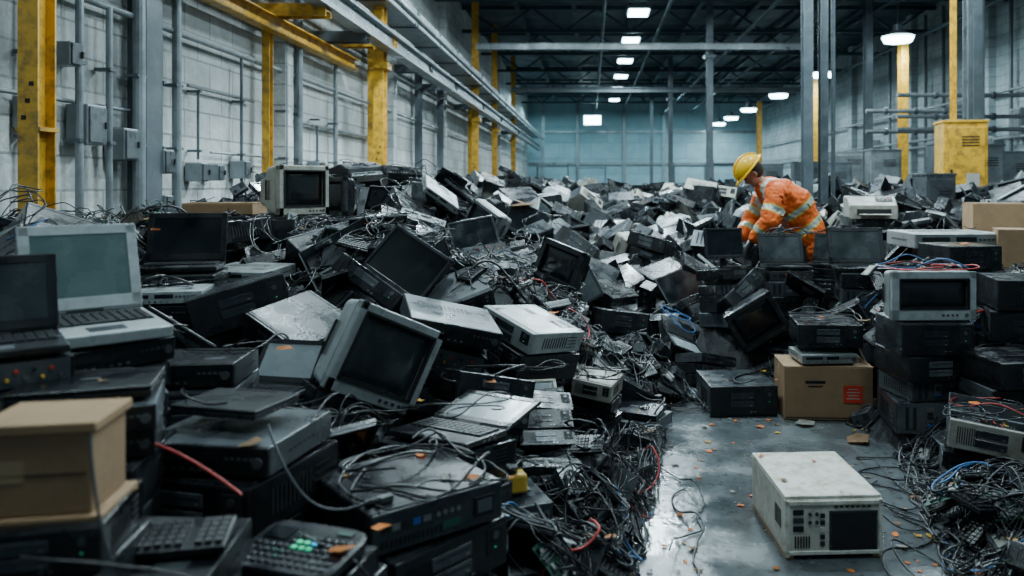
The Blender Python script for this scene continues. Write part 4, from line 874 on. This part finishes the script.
for v in jk.vertices:
    c=v.co; d=mnoise.noise(c*10)*.024+(1-abs(mnoise.noise(V((c.x*22,c.y*9,c.z*22))))*2)*.010; v.co=c+v.normal*d
for k in('hivis','reflect','lime'): jk.materials.append(MATS[MI[k]])
def seg(c,a,b):
    a=V(a);b=V(b); t=(c-a).dot(b-a)/(b-a).length_squared; tt=max(0,min(1,t)); return t,(c-(a+(b-a)*tt)).length
for p in jk.polygons:
    c=p.center; m=0
    dT=seg(c,(.05,0,.80),(-.26,0,1.20)); best=('T',dT[1]-.20,dT[0])
    for s in(-1,1):
        for nm,i in(('A',0),('B',1)):
            t,d=seg(c,arms[s][i],arms[s][i+1]); 
            if d-.09<best[1]: best=(nm,d-.09,t)
    k,_,t=best
    if k=='T':
        for c0 in(.22,.56): 
            if abs(t-c0)<.042: m=1
            elif abs(t-c0)<.065: m=2
        if t>.6 and m==0 and .10<abs(c.y)<.135: m=1
    else:
        for c0 in((.62,) if k=='A' else (.45,)):
            if abs(t-c0)<.09: m=1
            elif abs(t-c0)<.13: m=2
    p.material_index=m
obj('jacket',jk,wk,label='orange high-visibility jacket with silver reflective bands')
Ts=[]
for s in(-1,1):
    l=legs[s]; Ts+=[(V((.02,0,.84)),.12,l[0],.11),(l[0],.11,l[1],.085),(l[1],.085,(l[2][0],l[2][1],.14),.07)]
tm=caps(Ts,.014); tm.materials.append(MATS[MI['navy']]); obj('trousers',tm,wk)
for s in(-1,1):
    l=legs[s]; bm_=caps([((l[2][0],l[2][1],.15),.058,(l[2][0],l[2][1],.06),.055),((l[2][0],l[2][1],.055),.052,(l[3][0],l[3][1],.05),.046)],.01); bm_.materials.append(MATS[MI['rubber']]); obj('boot',bm_,wk)
b=B(); HH=HM@Matrix.Translation((0,-.005,.05))@Matrix.Rotation(math.radians(-4),4,'X')
rings=[]
for a in(0,12,25,40,55,70,84):
    ar=math.radians(a); rr=math.cos(ar); z=math.sin(ar)*.125; rings.append([(HH@V((math.cos(k*math.pi/14)*.130*rr,math.sin(k*math.pi/14)*.150*rr,z))) for k in range(28)])
loft(b,rings,'hat'); loft(b,[[HH@V((math.cos(k*math.pi/14)*.13*f,math.sin(k*math.pi/14)*.152*f+(.035 if math.sin(k*math.pi/14)>0 else 0)*math.sin(k*math.pi/14)*(f>1.05),z)) for k in range(28)] for f,z in((1.0,.01),(1.10,-.004),(1.10,-.010),(1.0,-.004))],'hat')
for x in(-.03,0,.03): 
    for k in range(9):
        a=math.radians(15+k*18); bx(b,HH@V((x,math.cos(a)*.145,math.sin(a)*.122+.004)),(.012,.05,.012),'hat',.003,HM.to_3x3().to_4x4()@Matrix.Rotation(a+math.pi/2,4,'X'))
obj('hard_hat',fin(b,'hard_hat',True),wk,label='bright yellow hard hat')
for s in(-1,1):
    b=B(); bmesh.ops.create_uvsphere(b,u_segments=10,v_segments=8,radius=.011,matrix=HM@Matrix.Translation((s*.032,.082,.012)))
    for f in b.faces: f.material_index=MI['slot']
    obj('eye',fin(b,'eye',True),wk)
b=B(); bmesh.ops.create_uvsphere(b,u_segments=20,v_segments=12,radius=1,matrix=HM@Matrix.Translation((0,-.022,.015))@Matrix.Diagonal((.082,.092,.098,1)))
for f in b.faces: f.material_index=MI['hair']
obj('hair',fin(b,'hair',True),wk)
print('OBJ',len(bpy.data.objects),'jacket faces',len(jk.polygons))
